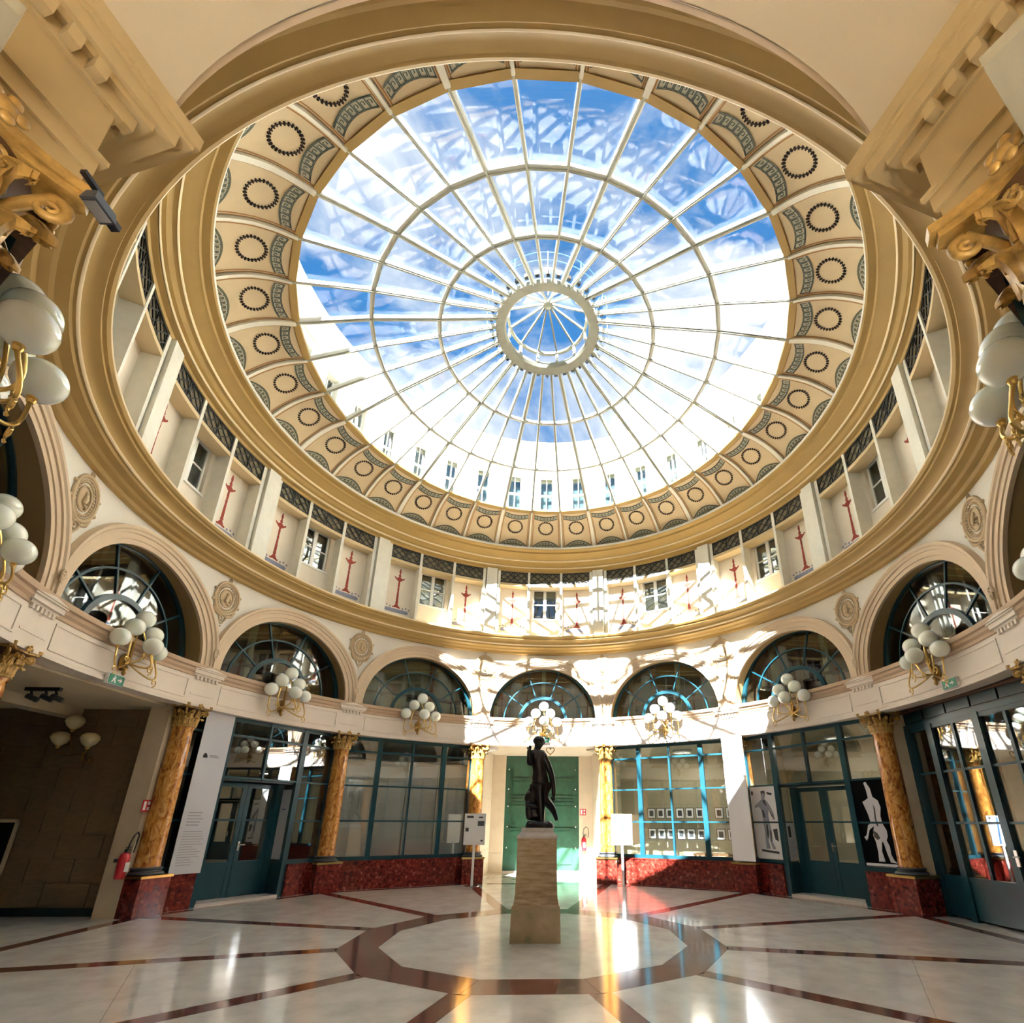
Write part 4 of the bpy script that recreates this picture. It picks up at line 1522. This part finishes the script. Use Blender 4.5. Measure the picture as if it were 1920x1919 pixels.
def oval(b, rx, rz_, tr, d, n=36, cz=6.40, flat=1.0):
    b.tube([mp_(rx * cos(2 * pi * i / n), cz + rz_ * sin(2 * pi * i / n), d) for i in range(n)], tr, 7, closed=True)
    return b


ring1 = oval(oval(MB(), 0.31, 0.375, 0.032, 0.015), 0.265, 0.325, 0.014, 0.02).mesh('outer_ring', 'medallion', 60)
gar = MB()
for i in range(30):
    th = 2 * pi * i / 30
    gar.sphere(mp_(0.225 * cos(th), 6.40 + 0.28 * sin(th), 0.012), 0.026, 6, 4, (1, 0.8, 1))
gar_me = gar.mesh('garland', 'medallion', 60)
ring2 = oval(MB(), 0.165, 0.205, 0.018, 0.015).mesh('inner_ring', 'medallion', 60)
fg = MB()
fg.sphere(mp_(0, 6.40, 0.0), 0.15, 16, 8, (1, 0.14, 1.25))
fg.sphere(mp_(0.01, 6.49, 0.03), 0.04, 8, 6, (0.9, 0.6, 1.1))
fg.tube([mp_(0.01, 6.46, 0.03), mp_(0.0, 6.38, 0.035), mp_(-0.02, 6.30, 0.03)], [0.03, 0.045, 0.04], 7)
fg.tube([mp_(0.02, 6.43, 0.03), mp_(0.09, 6.38, 0.035), mp_(0.06, 6.32, 0.035)], 0.014, 6)
fg.tube([mp_(-0.02, 6.30, 0.03), mp_(0.07, 6.27, 0.03), mp_(0.08, 6.21, 0.02)], 0.018, 6)
fg_me = fg.mesh('relief_figure', 'medallion', 60)
pdn = MB()
pdn.tube([mp_(0.035 * cos(2 * pi * i / 16), 6.83 + 0.05 * sin(2 * pi * i / 16), 0.012) for i in range(16)], 0.014, 6, closed=True)
for s in (-1, 1):
    pdn.tube([mp_(s * 0.27, 6.15, 0.015), mp_(s * 0.20, 6.02, 0.02), mp_(s * 0.09, 5.97, 0.02), mp_(0, 6.0, 0.02)], [0.03, 0.035, 0.03, 0.02], 6)
    pdn.tube([mp_(s * 0.10, 5.98, 0.015), mp_(s * 0.075, 5.90, 0.015), mp_(s * 0.02, 5.80, 0.01)], [0.025, 0.022, 0.012], 6)
    pdn.sphere(mp_(s * 0.335, 6.53, 0.01), 0.035, 8, 5)
    pdn.sphere(mp_(s * 0.335, 6.27, 0.01), 0.035, 8, 5)
for z in (5.94, 5.87, 5.80, 5.74):
    pdn.sphere(mp_(0, z, 0.012), 0.032 * (z - 5.45) * 2, 8, 5, (1, 0.7, 1))
pd_me = pdn.mesh('pendant', 'medallion', 60)
ML = {-15: 'left of the arch over the green door', 15: 'in the sunlit spandrel right of the green door arch', -45: 'between the left shop window arch and the dark doorway arch', 45: 'in the sunlit spandrel beside the poster doorway arch',
      -75: 'beside the far end of the left passage arch', 75: 'beside the far end of the glazed door arch', -105: 'large, at the near end of the left passage arch', 105: 'large, at the near end of the glazed door arch',
      -135: 'nearest on the left, behind the globe lamp', 135: 'nearest on the right, behind the globe lamp'}
for a in ML:
    t = thing('medallion', 'oval plaster relief medallion ' + ML[a], 'relief', 'oval medallions between the arches', loc=pol(RW, a, 0), rz=rz(a))
    for nm, me in (('outer_ring', ring1), ('garland', gar_me), ('inner_ring', ring2), ('relief_figure', fg_me), ('pendant', pd_me)):
        link(nm, me, t)

# ================================================================== PEDESTAL AND STATUE
ped = thing('pedestal', 'tall tan stone pedestal in the centre of the floor', 'pedestal', loc=(0.005, -0.03, 0))
MB().box(-0.375, 0.375, -0.375, 0.375, 0, 0.45, (-0.365, 0.365, -0.365, 0.365)).obj('foot_block', 'pedestal_foot', ped)
b = MB()
pr = [(0.362, 0.45), (0.36, 0.475), (0.34, 0.50), (0.328, 0.56), (0.320, 0.65), (0.312, 0.95), (0.305, 1.42)]
for (h0, z0_), (h1, z1_) in zip(pr[:-1], pr[1:]):
    b.box(-h0, h0, -h0, h0, z0_, z1_, (-h1, h1, -h1, h1))
b.obj('shaft', 'pedestal_stone', ped)
b = MB()
pr = [(0.315, 1.42), (0.32, 1.455), (0.29, 1.485), (0.255, 1.51), (0.25, 1.575)]
for (h0, z0_), (h1, z1_) in zip(pr[:-1], pr[1:]):
    b.box(-h0, h0, -h0, h0, z0_, z1_, (-h1, h1, -h1, h1))
b.obj('cap', 'pedestal_cap', ped)

st = thing('statue', 'dark bronze statue of a leaning figure on the stone pedestal', 'statue', loc=(0.03, -0.03, 1.575))
KS = 0.00098


def sp(zx, zy, y=0.0):
    return Vector(((zx - 645) * KS, y, (1672 - zy) * KS * 0.96))


def skin(name, chains, material, parent, sub=2, root=0, fat=1.42):
    """chains: lists of (point, radius); a chain may start at an earlier vertex index given as an int"""
    vs_, es, rs = [], [], []
    for ch in chains:
        prev = None
        for it in ch:
            if isinstance(it, int):
                prev = it
                continue
            vs_.append(it[0])
            rs.append(it[1])
            if prev is not None:
                es.append((prev, len(vs_) - 1))
            prev = len(vs_) - 1
    me = bpy.data.meshes.new(name)
    me.from_pydata(vs_, es, [])
    o = link(name, me, parent)
    o.modifiers.new('skin', 'SKIN').use_smooth_shade = True
    for i, r in enumerate(rs):
        me.skin_vertices[0].data[i].radius = (r * fat, r * fat)
        me.skin_vertices[0].data[i].use_root = (i == root)
    s = o.modifiers.new('sub', 'SUBSURF')
    s.levels = s.render_levels = sub
    me.materials.append(MATS[material])
    return o


body = skin('figure', [
    [(sp(655, 850, 0.0), 0.098), (sp(640, 720, 0.0), 0.080), (sp(610, 580, 0.0), 0.098), (sp(585, 450, 0.005), 0.100), (sp(583, 350, 0.01), 0.045), (sp(600, 290, 0.0), 0.042),
     (sp(612, 235, -0.015), 0.070), (sp(622, 175, -0.01), 0.062)],                                       # 0..7 pelvis to crown
    [3, (sp(680, 420, 0.01), 0.055), (sp(770, 600, 0.03), 0.045), (sp(845, 790, 0.03), 0.037), (sp(875, 980, 0.0), 0.031), (sp(880, 1080, -0.01), 0.024), (sp(880, 1150, -0.015), 0.030)],   # 8..13 right arm
    [3, (sp(490, 420, -0.03), 0.055), (sp(465, 560, -0.09), 0.045), (sp(480, 620, -0.11), 0.040), (sp(455, 480, -0.14), 0.034), (sp(445, 400, -0.13), 0.026), (sp(455, 360, -0.12), 0.032)],  # 14..19 left arm
    [0, (sp(635, 930, -0.02), 0.090), (sp(640, 1060, -0.03), 0.072), (sp(655, 1210, -0.035), 0.055), (sp(668, 1350, -0.02), 0.054), (sp(675, 1500, -0.01), 0.036), (sp(680, 1600, -0.01), 0.032),
     (sp(660, 1612, -0.07), 0.026), (sp(650, 1628, -0.13), 0.018)],                                      # standing leg
    [0, (sp(705, 930, 0.03), 0.086), (sp(712, 1060, 0.02), 0.070), (sp(715, 1190, 0.0), 0.056), (sp(790, 1270, 0.08), 0.052), (sp(860, 1350, 0.14), 0.046), (sp(895, 1420, 0.17), 0.032),
     (sp(920, 1490, 0.17), 0.028), (sp(945, 1560, 0.15), 0.020)],                                        # bent leg
], 'bronze', st)
MB().sphere(sp(612, 180, 0.02), 0.100, 14, 10, (1.05, 1, 0.85)).sphere(sp(675, 200, 0.05), 0.050, 10, 8).tube([sp(540, 210, 0.0), sp(555, 180, -0.05), sp(620, 165, -0.075), sp(680, 190, -0.04)], 0.022, 6).obj('hair', 'bronze', body, smooth=180)
for (cx_, cy_), (dx, dy) in (((880, 1170), (0, 1)), ((455, 345), (0.2, -1))):
    hd = MB()
    y_ = -0.015 if cx_ > 600 else -0.12
    hd.sphere(sp(cx_, cy_ - 12 * dy, y_), 0.030, 10, 7, (0.9, 0.5, 1.0))
    for i in range(4):
        o_ = (i - 1.5) * 12
        L_ = (58, 70, 66, 50)[i]
        hd.tube([sp(cx_ + o_, cy_ - 6 * dy, y_), sp(cx_ + o_ * 1.1 + dx * L_ * 0.5, cy_ + dy * L_ * 0.55, y_ - 0.010), sp(cx_ + o_ + dx * L_, cy_ + dy * L_, y_ + 0.006)], [0.011, 0.009, 0.007], 6)
    hd.tube([sp(cx_ - 14, cy_ - 22 * dy, y_), sp(cx_ - 38, cy_ + 8 * dy, y_ - 0.02), sp(cx_ - 34, cy_ + 32 * dy, y_ - 0.025)], [0.012, 0.010, 0.008], 6)
    hd.obj('hand', 'bronze', body, smooth=180)
fc = MB().sphere(sp(612, 240, -0.083), 0.012, 8, 6, (0.8, 1.2, 1.6)).sphere(sp(594, 222, -0.074), 0.010, 8, 6).sphere(sp(632, 222, -0.074), 0.010, 8, 6).tube([sp(597, 268, -0.074), sp(612, 272, -0.080), sp(628, 268, -0.074)], 0.006, 6)
fc.obj('face', 'bronze', body, smooth=180)
dr = skin('drapery', [
    [(sp(522, 1555, 0.06), 0.078), (sp(530, 1450, 0.06), 0.090), (sp(535, 1320, 0.06), 0.085), (sp(520, 1180, 0.05), 0.085), (sp(530, 1050, 0.03), 0.060), (sp(560, 930, 0.02), 0.045), (sp(590, 850, 0.03), 0.04)],
    [2, (sp(465, 1300, 0.0), 0.045), (sp(470, 1450, -0.01), 0.045), (sp(500, 1545, -0.02), 0.040)],
    [3, (sp(450, 1170, 0.0), 0.045), (sp(475, 1060, -0.02), 0.035)],
    [1, (sp(585, 1520, 0.02), 0.045), (sp(600, 1570, 0.02), 0.030)],
], 'bronze', st)
b = MB()
pts = []
for i in range(28):
    th = 2 * pi * i / 28
    e_ = 0.6
    c, s = cos(th), sin(th)
    x = math.copysign(abs(c) ** e_, c)
    y = math.copysign(abs(s) ** e_, s)
    pts.append((x * (0.235 + 0.012 * sin(i * 2.1)), y * (0.215 + 0.012 * cos(i * 1.7))))
vv = [(x + 0.01, y, 0.0) for x, y in pts] + [(x * 0.96 + 0.01, y * 0.96, 0.055) for x, y in pts] + [(x * 0.78 - 0.01, y * 0.8, 0.088 + 0.014 * sin(i * 1.3)) for i, (x, y) in enumerate(pts)] + [(-0.03, 0.02, 0.105)]
ff = []
n = 28
for q in range(2):
    for i in range(n):
        j = (i + 1) % n
        ff.append((q * n + i, q * n + j, (q + 1) * n + j, (q + 1) * n + i))
for i in range(n):
    ff.append((2 * n + i, 2 * n + (i + 1) % n, 3 * n))
ff.append(tuple(range(n))[::-1])
b.add(vv, ff).obj('base', 'bronze', st, smooth=50)

# ================================================================== SMALL THINGS
# pixel-free placement: everything below sits in the frame of its bay (x along the wall, y outwards)


def bayloc(k, x, y, z=0.0):
    a = radians(30 * k)
    return (x * cos(a) + y * sin(a), -x * sin(a) + y * cos(a), z)


def bthing(name, label, cat, k, x, y, z=0.0, group=None):
    return thing(name, label, cat, group, loc=bayloc(k, x, y, z), rz=rz(30 * k))


def text_lines(b, x0, x1, z0, z1, n, y0, y1, seed, h=0.014):
    rnd = random.Random(seed)
    for i in range(n):
        z = z1 - (z1 - z0) * (i + 0.5) / n
        b.box(x0, x0 + (x1 - x0) * rnd.uniform(0.55, 1.0), y0, y1, z - h / 2, z + h / 2)


# tall banners
ba = bthing('banner', 'tall grey-white banner with small black logo and fine print beside the dark doorway', 'banner', -2, -1.28, 7.47)
MB().box(-0.30, 0.30, -0.006, 0.006, 0.66, 3.94).obj('sheet', 'banner', ba)
MB().prism([(-0.19, 2.93), (-0.10, 2.93), (-0.10, 2.97), (-0.13, 3.02), (-0.16, 3.03), (-0.19, 2.99)], lambda a, z, t: (a, -0.007 - t, z)).obj('logo', 'black', ba)
b = MB()
text_lines(b, -0.06, 0.20, 2.94, 3.0, 2, -0.011, -0.007, 3, 0.02)
text_lines(b, -0.20, 0.22, 1.55, 1.85, 5, -0.011, -0.007, 4, 0.02)
text_lines(b, -0.22, 0.22, 0.80, 1.48, 14, -0.011, -0.007, 5, 0.012)
b.obj('print', 'text_grey', ba)
ba = bthing('banner', 'white sunlit banner hanging in front of the column near the poster doorway', 'banner', 1.5, 0.06, 7.345)
MB().box(-0.30, 0.30, -0.006, 0.006, 0.74, 3.93).obj('sheet', 'banner_lit', ba)
MB().prism([(-0.17, 2.90), (-0.06, 2.90), (-0.06, 2.95), (-0.10, 3.02), (-0.15, 3.0)], lambda a, z, t: (a, -0.007 - t, z)).obj('logo', 'text_grey', ba)

# posters in the doorway of bay +2
YP = 7.585


def poster_xy(y):
    return lambda a, z, t: (a, y - t, z)


po = bthing('poster', 'large black poster with a pale sculpted figure seen from behind', 'poster', 2, 1.40, YP)
MB().box(-0.40, 0.40, -0.006, 0.0, 0.80, 2.56).obj('sheet', 'matte_black', po)
fig = [(-0.10, 2.50), (-0.05, 2.52), (0.02, 2.38), (0.04, 2.20), (0.14, 2.12), (0.17, 1.98), (0.13, 1.80), (0.14, 1.66), (0.20, 1.52), (0.20, 1.40), (0.16, 1.32), (0.20, 1.20), (0.20, 1.04), (0.24, 0.93), (0.30, 0.88), (0.16, 0.89),
       (0.12, 1.06), (0.09, 1.26), (0.06, 1.30), (0.02, 1.10), (0.05, 0.90), (-0.08, 0.90), (-0.06, 1.08), (-0.07, 1.28), (-0.10, 1.42), (-0.05, 1.60), (-0.16, 1.52), (-0.22, 1.36), (-0.26, 1.30), (-0.30, 1.37), (-0.24, 1.42), (-0.17, 1.62), (-0.10, 1.66), (-0.13, 1.86), (-0.17, 2.00), (-0.20, 2.10),
       (-0.12, 2.14), (-0.06, 2.18), (-0.07, 2.34)]
MB().prism(fig, poster_xy(-0.007)).obj('printed_figure', 'banner', po)
MB().prism([(-0.09, 1.52), (0.0, 1.46), (0.04, 1.36), (-0.02, 1.32), (-0.08, 1.38)], poster_xy(-0.0115)).prism([(0.02, 2.05), (0.05, 1.95), (0.03, 1.75), (0.05, 1.60), (0.02, 1.60), (0.0, 1.75), (0.02, 1.92)], poster_xy(-0.0115)).obj('printed_shadow', 'dark_grey', po)
MB().box(-0.36, 0.39, -0.012, -0.006, 0.81, 0.86).obj('printed_ground', 'banner', po)
po = bthing('poster', 'large white poster with a dark-lined standing figure beside the white banner', 'poster', 2, -1.42, YP)
MB().box(-0.38, 0.38, -0.006, 0.0, 0.80, 2.56).obj('sheet', 'white', po)
fig2 = [(0.0, 2.44), (0.07, 2.43), (0.09, 2.34), (0.05, 2.25), (0.12, 2.18), (0.20, 2.06), (0.28, 1.88), (0.30, 1.74), (0.25, 1.73), (0.22, 1.86), (0.13, 1.98), (0.11, 1.80), (0.13, 1.62), (0.16, 1.40), (0.14, 1.20), (0.22, 1.04), (0.12, 1.03),
        (0.07, 1.22), (0.05, 1.42), (0.02, 1.24), (0.06, 1.04), (-0.06, 1.04), (-0.06, 1.24), (-0.05, 1.46), (-0.07, 1.66), (-0.07, 1.82), (-0.09, 1.98), (-0.16, 2.06), (-0.26, 2.02), (-0.28, 2.08), (-0.16, 2.16), (-0.04, 2.24), (-0.04, 2.36)]
MB().prism(fig2, poster_xy(-0.007)).obj('printed_figure', 'text_grey', po)
b = MB()
for p in ([(-0.04, 2.44), (0.08, 2.46), (0.10, 2.36), (0.04, 2.40), (-0.03, 2.36)], [(-0.02, 2.20), (0.06, 2.22), (0.10, 2.06), (0.03, 2.12)], [(-0.06, 1.98), (-0.02, 1.96), (0.02, 1.80), (-0.04, 1.78)], [(0.13, 2.0), (0.24, 1.84), (0.27, 1.74), (0.22, 1.80)],
          [(0.02, 1.62), (0.06, 1.62), (0.06, 1.40), (0.03, 1.26), (0.0, 1.40)], [(0.10, 1.50), (0.14, 1.44), (0.12, 1.20), (0.10, 1.24)], [(-0.22, 1.02), (0.30, 0.98), (0.30, 0.93), (-0.20, 0.97)], [(0.20, 1.50), (0.33, 1.52), (0.33, 1.22), (0.24, 1.26)], [(0.14, 2.42), (0.30, 2.38), (0.28, 2.33), (0.16, 2.36)], [(-0.34, 2.46), (-0.28, 2.44), (-0.30, 2.34), (-0.35, 2.36)]):
    b.prism(p, poster_xy(-0.0115))
b.obj('printed_lines', 'dark_grey', po)
po = bthing('poster', 'narrow white notice with fine print on the side of the poster doorway porch', 'poster', 2, -0.91, 7.84)
MB().box(0.0, 0.006, -0.16, 0.16, 0.80, 1.66).obj('sheet', 'banner', po)
MB().box(0.006, 0.010, -0.10, 0.0, 1.32, 1.58).obj('printed_figure', 'black', po)
b = MB()
for i in range(14):
    b.box(0.006, 0.009, -0.12, 0.12, 0.86 + 0.03 * i, 0.868 + 0.03 * i)
b.obj('print', 'text_grey', po)
po = bthing('poster', 'grey panel on the side of the dark doorway porch', 'poster', -2, 0.90, 7.84)
MB().box(-0.006, 0.0, -0.17, 0.17, 0.80, 2.40).obj('sheet', 'banner', po)
MB().box(-0.010, -0.006, -0.06, 0.08, 1.92, 1.95).obj('print', 'slate_blue', po)

# information stands
for (x, y, lab, q) in ((-1.87, 6.75, 'white information stand with small photos left of the green door', 0), (2.33, 6.75, 'white information stand with a blue stripe right of the green door', 1)):
    t = thing('information_stand', lab, 'stand', 'information stands', loc=(x, y, 0), rz=0)
    MB().lathe([(0.0, 0.0), (0.20, 0.0), (0.20, 0.012), (0.03, 0.03), (0.0, 0.03)], 24).obj('foot', 'steel', t, smooth=40)
    MB().box(-0.03, 0.03, -0.02, 0.02, 0.02, 1.10).obj('post', 'white', t)
    pn = MB().box(-0.30, 0.30, -0.035, -0.01, 1.05, 1.88).obj('board', 'white', t)
    if q == 0:
        for (a0, a1, c0, c1) in ((0.08, 0.26, 1.55, 1.68), (-0.26, -0.17, 1.40, 1.50), (-0.24, -0.05, 1.76, 1.82), (0.10, 0.22, 1.76, 1.80), (0.18, 0.24, 1.14, 1.18)):
            MB().box(a0, a1, -0.04, -0.035, c0, c1).obj('photo', 'dark_grey', pn)
    else:
        b = MB().prism([(-0.05, 1.84), (0.02, 1.84), (0.10, 1.10), (0.03, 1.10)], lambda a, z, t_: (a, -0.036 - t_, z))
        b.obj('stripe', 'slate_blue', pn)

# fire extinguishers
for (loc, r_, lab) in ((bayloc(-3, 1.62, 7.63, 0.66), rz(-90), 'red fire extinguisher hanging by the left passage pier'), ((1.52, YD - 0.22, 0.70), 0.0, 'red fire extinguisher inside the stone porch right of the green door')):
    t = thing('fire_extinguisher', lab, 'fire extinguisher', 'fire extinguishers', loc=loc, rz=r_)
    MB().lathe([(0.0, 0.0), (0.075, 0.0), (0.085, 0.02), (0.085, 0.36), (0.07, 0.42), (0.03, 0.45), (0.0, 0.45)], 20).obj('cylinder', 'red', t, smooth=50)
    MB().box(-0.05, 0.05, -0.088, -0.083, 0.12, 0.28).obj('label_plate', 'white', t)
    MB().lathe([(0.0, 0.45), (0.028, 0.45), (0.028, 0.50), (0.0, 0.50)], 12).box(-0.02, 0.08, -0.015, 0.015, 0.49, 0.51).box(-0.02, 0.09, -0.012, 0.012, 0.53, 0.545).obj('valve', 'black', t)
    MB().tube([(0.02, 0, 0.48), (-0.03, -0.05, 0.60), (0.0, -0.07, 0.74), (0.08, -0.07, 0.80), (0.15, -0.05, 0.74), (0.16, -0.03, 0.58), (0.14, -0.03, 0.44)], 0.012, 7).obj('hose', 'black', t, smooth=60)
    MB().box(-0.06, 0.06, 0.08, 0.14, 0.28, 0.34).obj('wall_hook', 'dark_grey', t)

# fire notices
for (k, x, y, z, lab) in ((-3, 1.74, 7.585, 1.93, 'small red and white fire sign on the pier of the left passage'), (0, 1.50, YD - 0.10, 2.0, 'small red fire sign on the jamb right of the green door')):
    t = bthing('fire_sign', lab, 'sign', k, x, y, z, 'fire signs')
    MB().box(-0.11, 0.11, -0.01, 0.0, -0.11, 0.11).obj('plate', 'red', t)
    MB().box(-0.08, -0.02, -0.014, -0.01, -0.08, 0.08).box(0.02, 0.08, -0.014, -0.01, 0.02, 0.08).box(0.02, 0.08, -0.014, -0.01, -0.08, -0.02).obj('pictogram', 'white', t)

# emergency exit signs
for (k, x, y, z, lab) in ((-3, -0.10, 7.35, 3.95, 'green exit sign under the left passage lamp'), (3, 0.28, 7.36, 4.02, 'lit green exit sign above the glazed green doors'), (0, 0.06, 7.34, 4.08, 'small green exit sign above the green door, behind the statue head')):
    t = bthing('exit_sign', lab, 'sign', k, x, y, z, 'emergency exit signs')
    MB().box(-0.17, 0.17, -0.0, 0.06, -0.09, 0.09).obj('housing', 'white', t)
    f_ = MB().box(-0.16, 0.16, -0.008, 0.0, -0.08, 0.08).obj('face', 'exit_green', t)
    pic = lambda a, z_, t_: (a, -0.009 - t_, z_)
    b = MB().prism([(-0.11, -0.06), (-0.085, -0.06), (-0.06, -0.01), (-0.035, -0.06), (-0.01, -0.06), (-0.045, 0.01), (-0.02, 0.02), (-0.025, 0.035), (-0.06, 0.03), (-0.09, 0.01), (-0.08, 0.0)], pic)
    b.prism([(-0.05 + 0.014 * cos(2 * pi * i / 10), 0.052 + 0.014 * sin(2 * pi * i / 10)) for i in range(10)], pic)
    b.prism([(0.02, -0.012), (0.07, -0.012), (0.07, -0.04), (0.12, 0.0), (0.07, 0.04), (0.07, 0.012), (0.02, 0.012)], pic)
    b.obj('pictogram', 'white', f_)

# heart ornament on the portal lintel
hp_ = [(0.13 * (16 * sin(t) ** 3) / 16, 0.13 * (13 * cos(t) - 5 * cos(2 * t) - 2 * cos(3 * t) - cos(4 * t)) / 16) for t in [2 * pi * i / 30 for i in range(30)]]
hh = MB().tube([(x, 0, z) for x, z in hp_], 0.014, 6, closed=True).obj('heart_ornament', 'brass_dark', loc=(0.26, 7.75, 3.80), smooth=60)
tag(hh, 'small heart-shaped wire ornament hanging in the porch of the green door', 'ornament')
MB().tube([(0, 0, 0.09), (0, 0.0, 0.10)], 0.004, 5).obj('hook', 'brass_dark', hh)

# floodlight clamped to the left near capital
t = thing('floodlight', 'dark floodlight box clamped beside the big gilt capital on the left', 'floodlight', loc=(-1.63, -7.70, 3.93), rz=0.0)
t.scale = (0.55, 0.55, 0.55)
MB().box(-0.02, 0.02, -0.10, 0.05, -0.02, 0.01).box(-0.015, 0.015, 0.03, 0.05, -0.11, 0.0).obj('clamp', 'black', t)
MB().box(-0.055, 0.055, -0.02, 0.16, -0.13, -0.045, (-0.04, 0.04, -0.01, 0.15)).obj('housing', 'dark_grey', t)
MB().box(-0.045, 0.045, 0.0, 0.14, -0.14, -0.13).obj('lens', 'steel', t)
MB().box(-0.03, 0.03, 0.16, 0.22, -0.11, -0.06).obj('ballast', 'black', t)

# triple lamp in the left passage and a dark ceiling fitting
t = thing('hanging_lamp', 'dim three-bowl lamp on the dark wall of the left passage', 'lamp', loc=(-9.25, 1.80, 0))
b = MB().tube([(0.1, 0.2, 2.78), (0.1, 0.05, 2.80), (0.1, 0.0, 2.95)], 0.025, 7).sphere((0.1, 0.22, 2.80), 0.07, 10, 6)
b.obj('bracket', 'brass_dark', t, smooth=60)
for (x, y, z) in ((-0.24, 0.0, 3.55), (0.16, 0.0, 3.20), (-0.42, 0.0, 3.22)):
    MB().tube([(0.1, 0.0, 2.92), (0.1 + (x - 0.1) * 0.5, 0.0, 2.88), (x, y, z - 0.28), (x, y, z - 0.16)], 0.014, 6).obj('arm', 'brass_dark', t, smooth=60)
    g = MB().lathe([(0.0, -0.16), (0.05, -0.15), (0.12, -0.09), (0.165, 0.0), (0.15, 0.07), (0.09, 0.12), (0.0, 0.13)], 20).obj('bowl', 'globe_warm', t, (x, y, z), smooth=180)
    MB().lathe([(0.0, -0.21), (0.03, -0.20), (0.045, -0.15), (0.0, -0.14)], 12).obj('finial', 'brass', g, smooth=60)
t = thing('ceiling_fitting', 'dark spotlight fitting under the ceiling of the left passage', 'lamp', loc=(-8.75, 0.15, 3.86))
MB().box(-0.3, 0.3, -0.03, 0.03, -0.06, 0.0).obj('track', 'black', t)
for x in (-0.2, 0.05, 0.22):
    MB().tube([(x, 0, -0.05), (x + 0.03, 0, -0.13)], 0.02, 6).tube([(x - 0.03, -0.02, -0.15), (x + 0.12, 0.05, -0.22)], 0.045, 8).obj('spot', 'dark_grey', t, smooth=40)
pf = thing('picture_frame', 'dark framed picture low on the left passage wall at the frame edge', 'picture', loc=(-10.75, 2.0, 0))
MB().box(-0.62, 0.62, -0.012, 0.0, 0.72, 1.62).obj('picture', 'black', pf)
b = MB()
for a in ((-0.68, 0.68, 0.66, 0.72), (-0.68, 0.68, 1.62, 1.68), (-0.68, -0.62, 0.66, 1.68), (0.62, 0.68, 0.66, 1.68)):
    b.box(a[0], a[1], -0.03, 0.0, a[2], a[3])
b.obj('frame', 'portal_stone', pf)

# framed pictures inside the sunlit shop
cols = [-1.55, -1.22, -0.9, -0.55, -0.22, 0.12, 0.75, 1.1, 1.5]
words = ['first', 'second', 'third', 'fourth', 'fifth', 'sixth', 'seventh', 'eighth', 'ninth']
for row, (z, rl) in enumerate(((1.95, 'upper'), (1.30, 'lower'))):
    for i, x in enumerate(cols):
        t = bthing('framed_picture', '%s small framed picture from the left in the %s row inside the sunlit shop' % (words[i], rl), 'picture', 1, x, 10.3, z, 'framed pictures in the sunlit shop')
        MB().box(-0.14, 0.14, -0.02, 0.0, -0.17, 0.17).obj('frame', 'black', t)
        MB().box(-0.12, 0.12, -0.024, -0.02, -0.15, 0.15).obj('mount', 'white', t)
        MB().box(-0.07, 0.07, -0.028, -0.024, -0.09, 0.09).obj('print', 'dark_grey', t)
t = bthing('bench', 'low wooden table inside the sunlit shop', 'table', 1, 0.9, 9.4)
MB().box(-0.8, 0.8, -0.3, 0.3, 0.72, 0.78).obj('top', 'wood', t)
for sx in (-1, 1):
    for sy in (-1, 1):
        MB().box(sx * 0.74 - 0.03, sx * 0.74 + 0.03, sy * 0.25 - 0.03, sy * 0.25 + 0.03, 0, 0.72).obj('leg', 'wood', t)
# pale screens behind the left shop window
for i in range(4):
    x = -1.4 + 0.93 * i
    t = bthing('screen', '%s pale upright screen from the left behind the left shop window' % words[i], 'screen', -1, x, 7.95, 0.0, 'pale screens in the left shop window')
    MB().box(-0.45, 0.45, -0.02, 0.02, 0.03, 3.3).obj('cloth', 'shop_white', t)
    MB().box(-0.455, 0.455, -0.03, 0.03, 0.0, 0.03).obj('foot', 'steel', t)
    MB().box(-0.455, 0.455, -0.03, 0.03, 3.3, 3.33).obj('head_rail', 'steel', t)
# ceiling lamps added to brighten the two shop rooms on the right
for k, lab in ((1, 'added flat ceiling lamp that brightens the sunlit picture shop'), (2, 'added flat ceiling lamp that brightens the shop with the poster doorway')):
    t = bthing('added_ceiling_lamp', lab, 'lamp', k, 0.0, 9.1, 3.80)
    MB().lathe([(0.0, 0.07), (0.30, 0.07), (0.32, 0.0), (0.29, -0.02), (0.0, -0.02)], 24).obj('housing', 'white_paint', t, smooth=40)
    ld = bpy.data.lights.new('added_ceiling_lamp_light', 'AREA')
    ld.shape = 'DISK'
    ld.size = 0.55
    ld.energy = {1: 45, 2: 30}[k]
    ld.color = (1.0, 0.93, 0.80)
    lo = bpy.data.objects.new('added_lamp_light', ld)
    COL.objects.link(lo)
    lo.parent = t
    lo.location = (0, 0, -0.03)
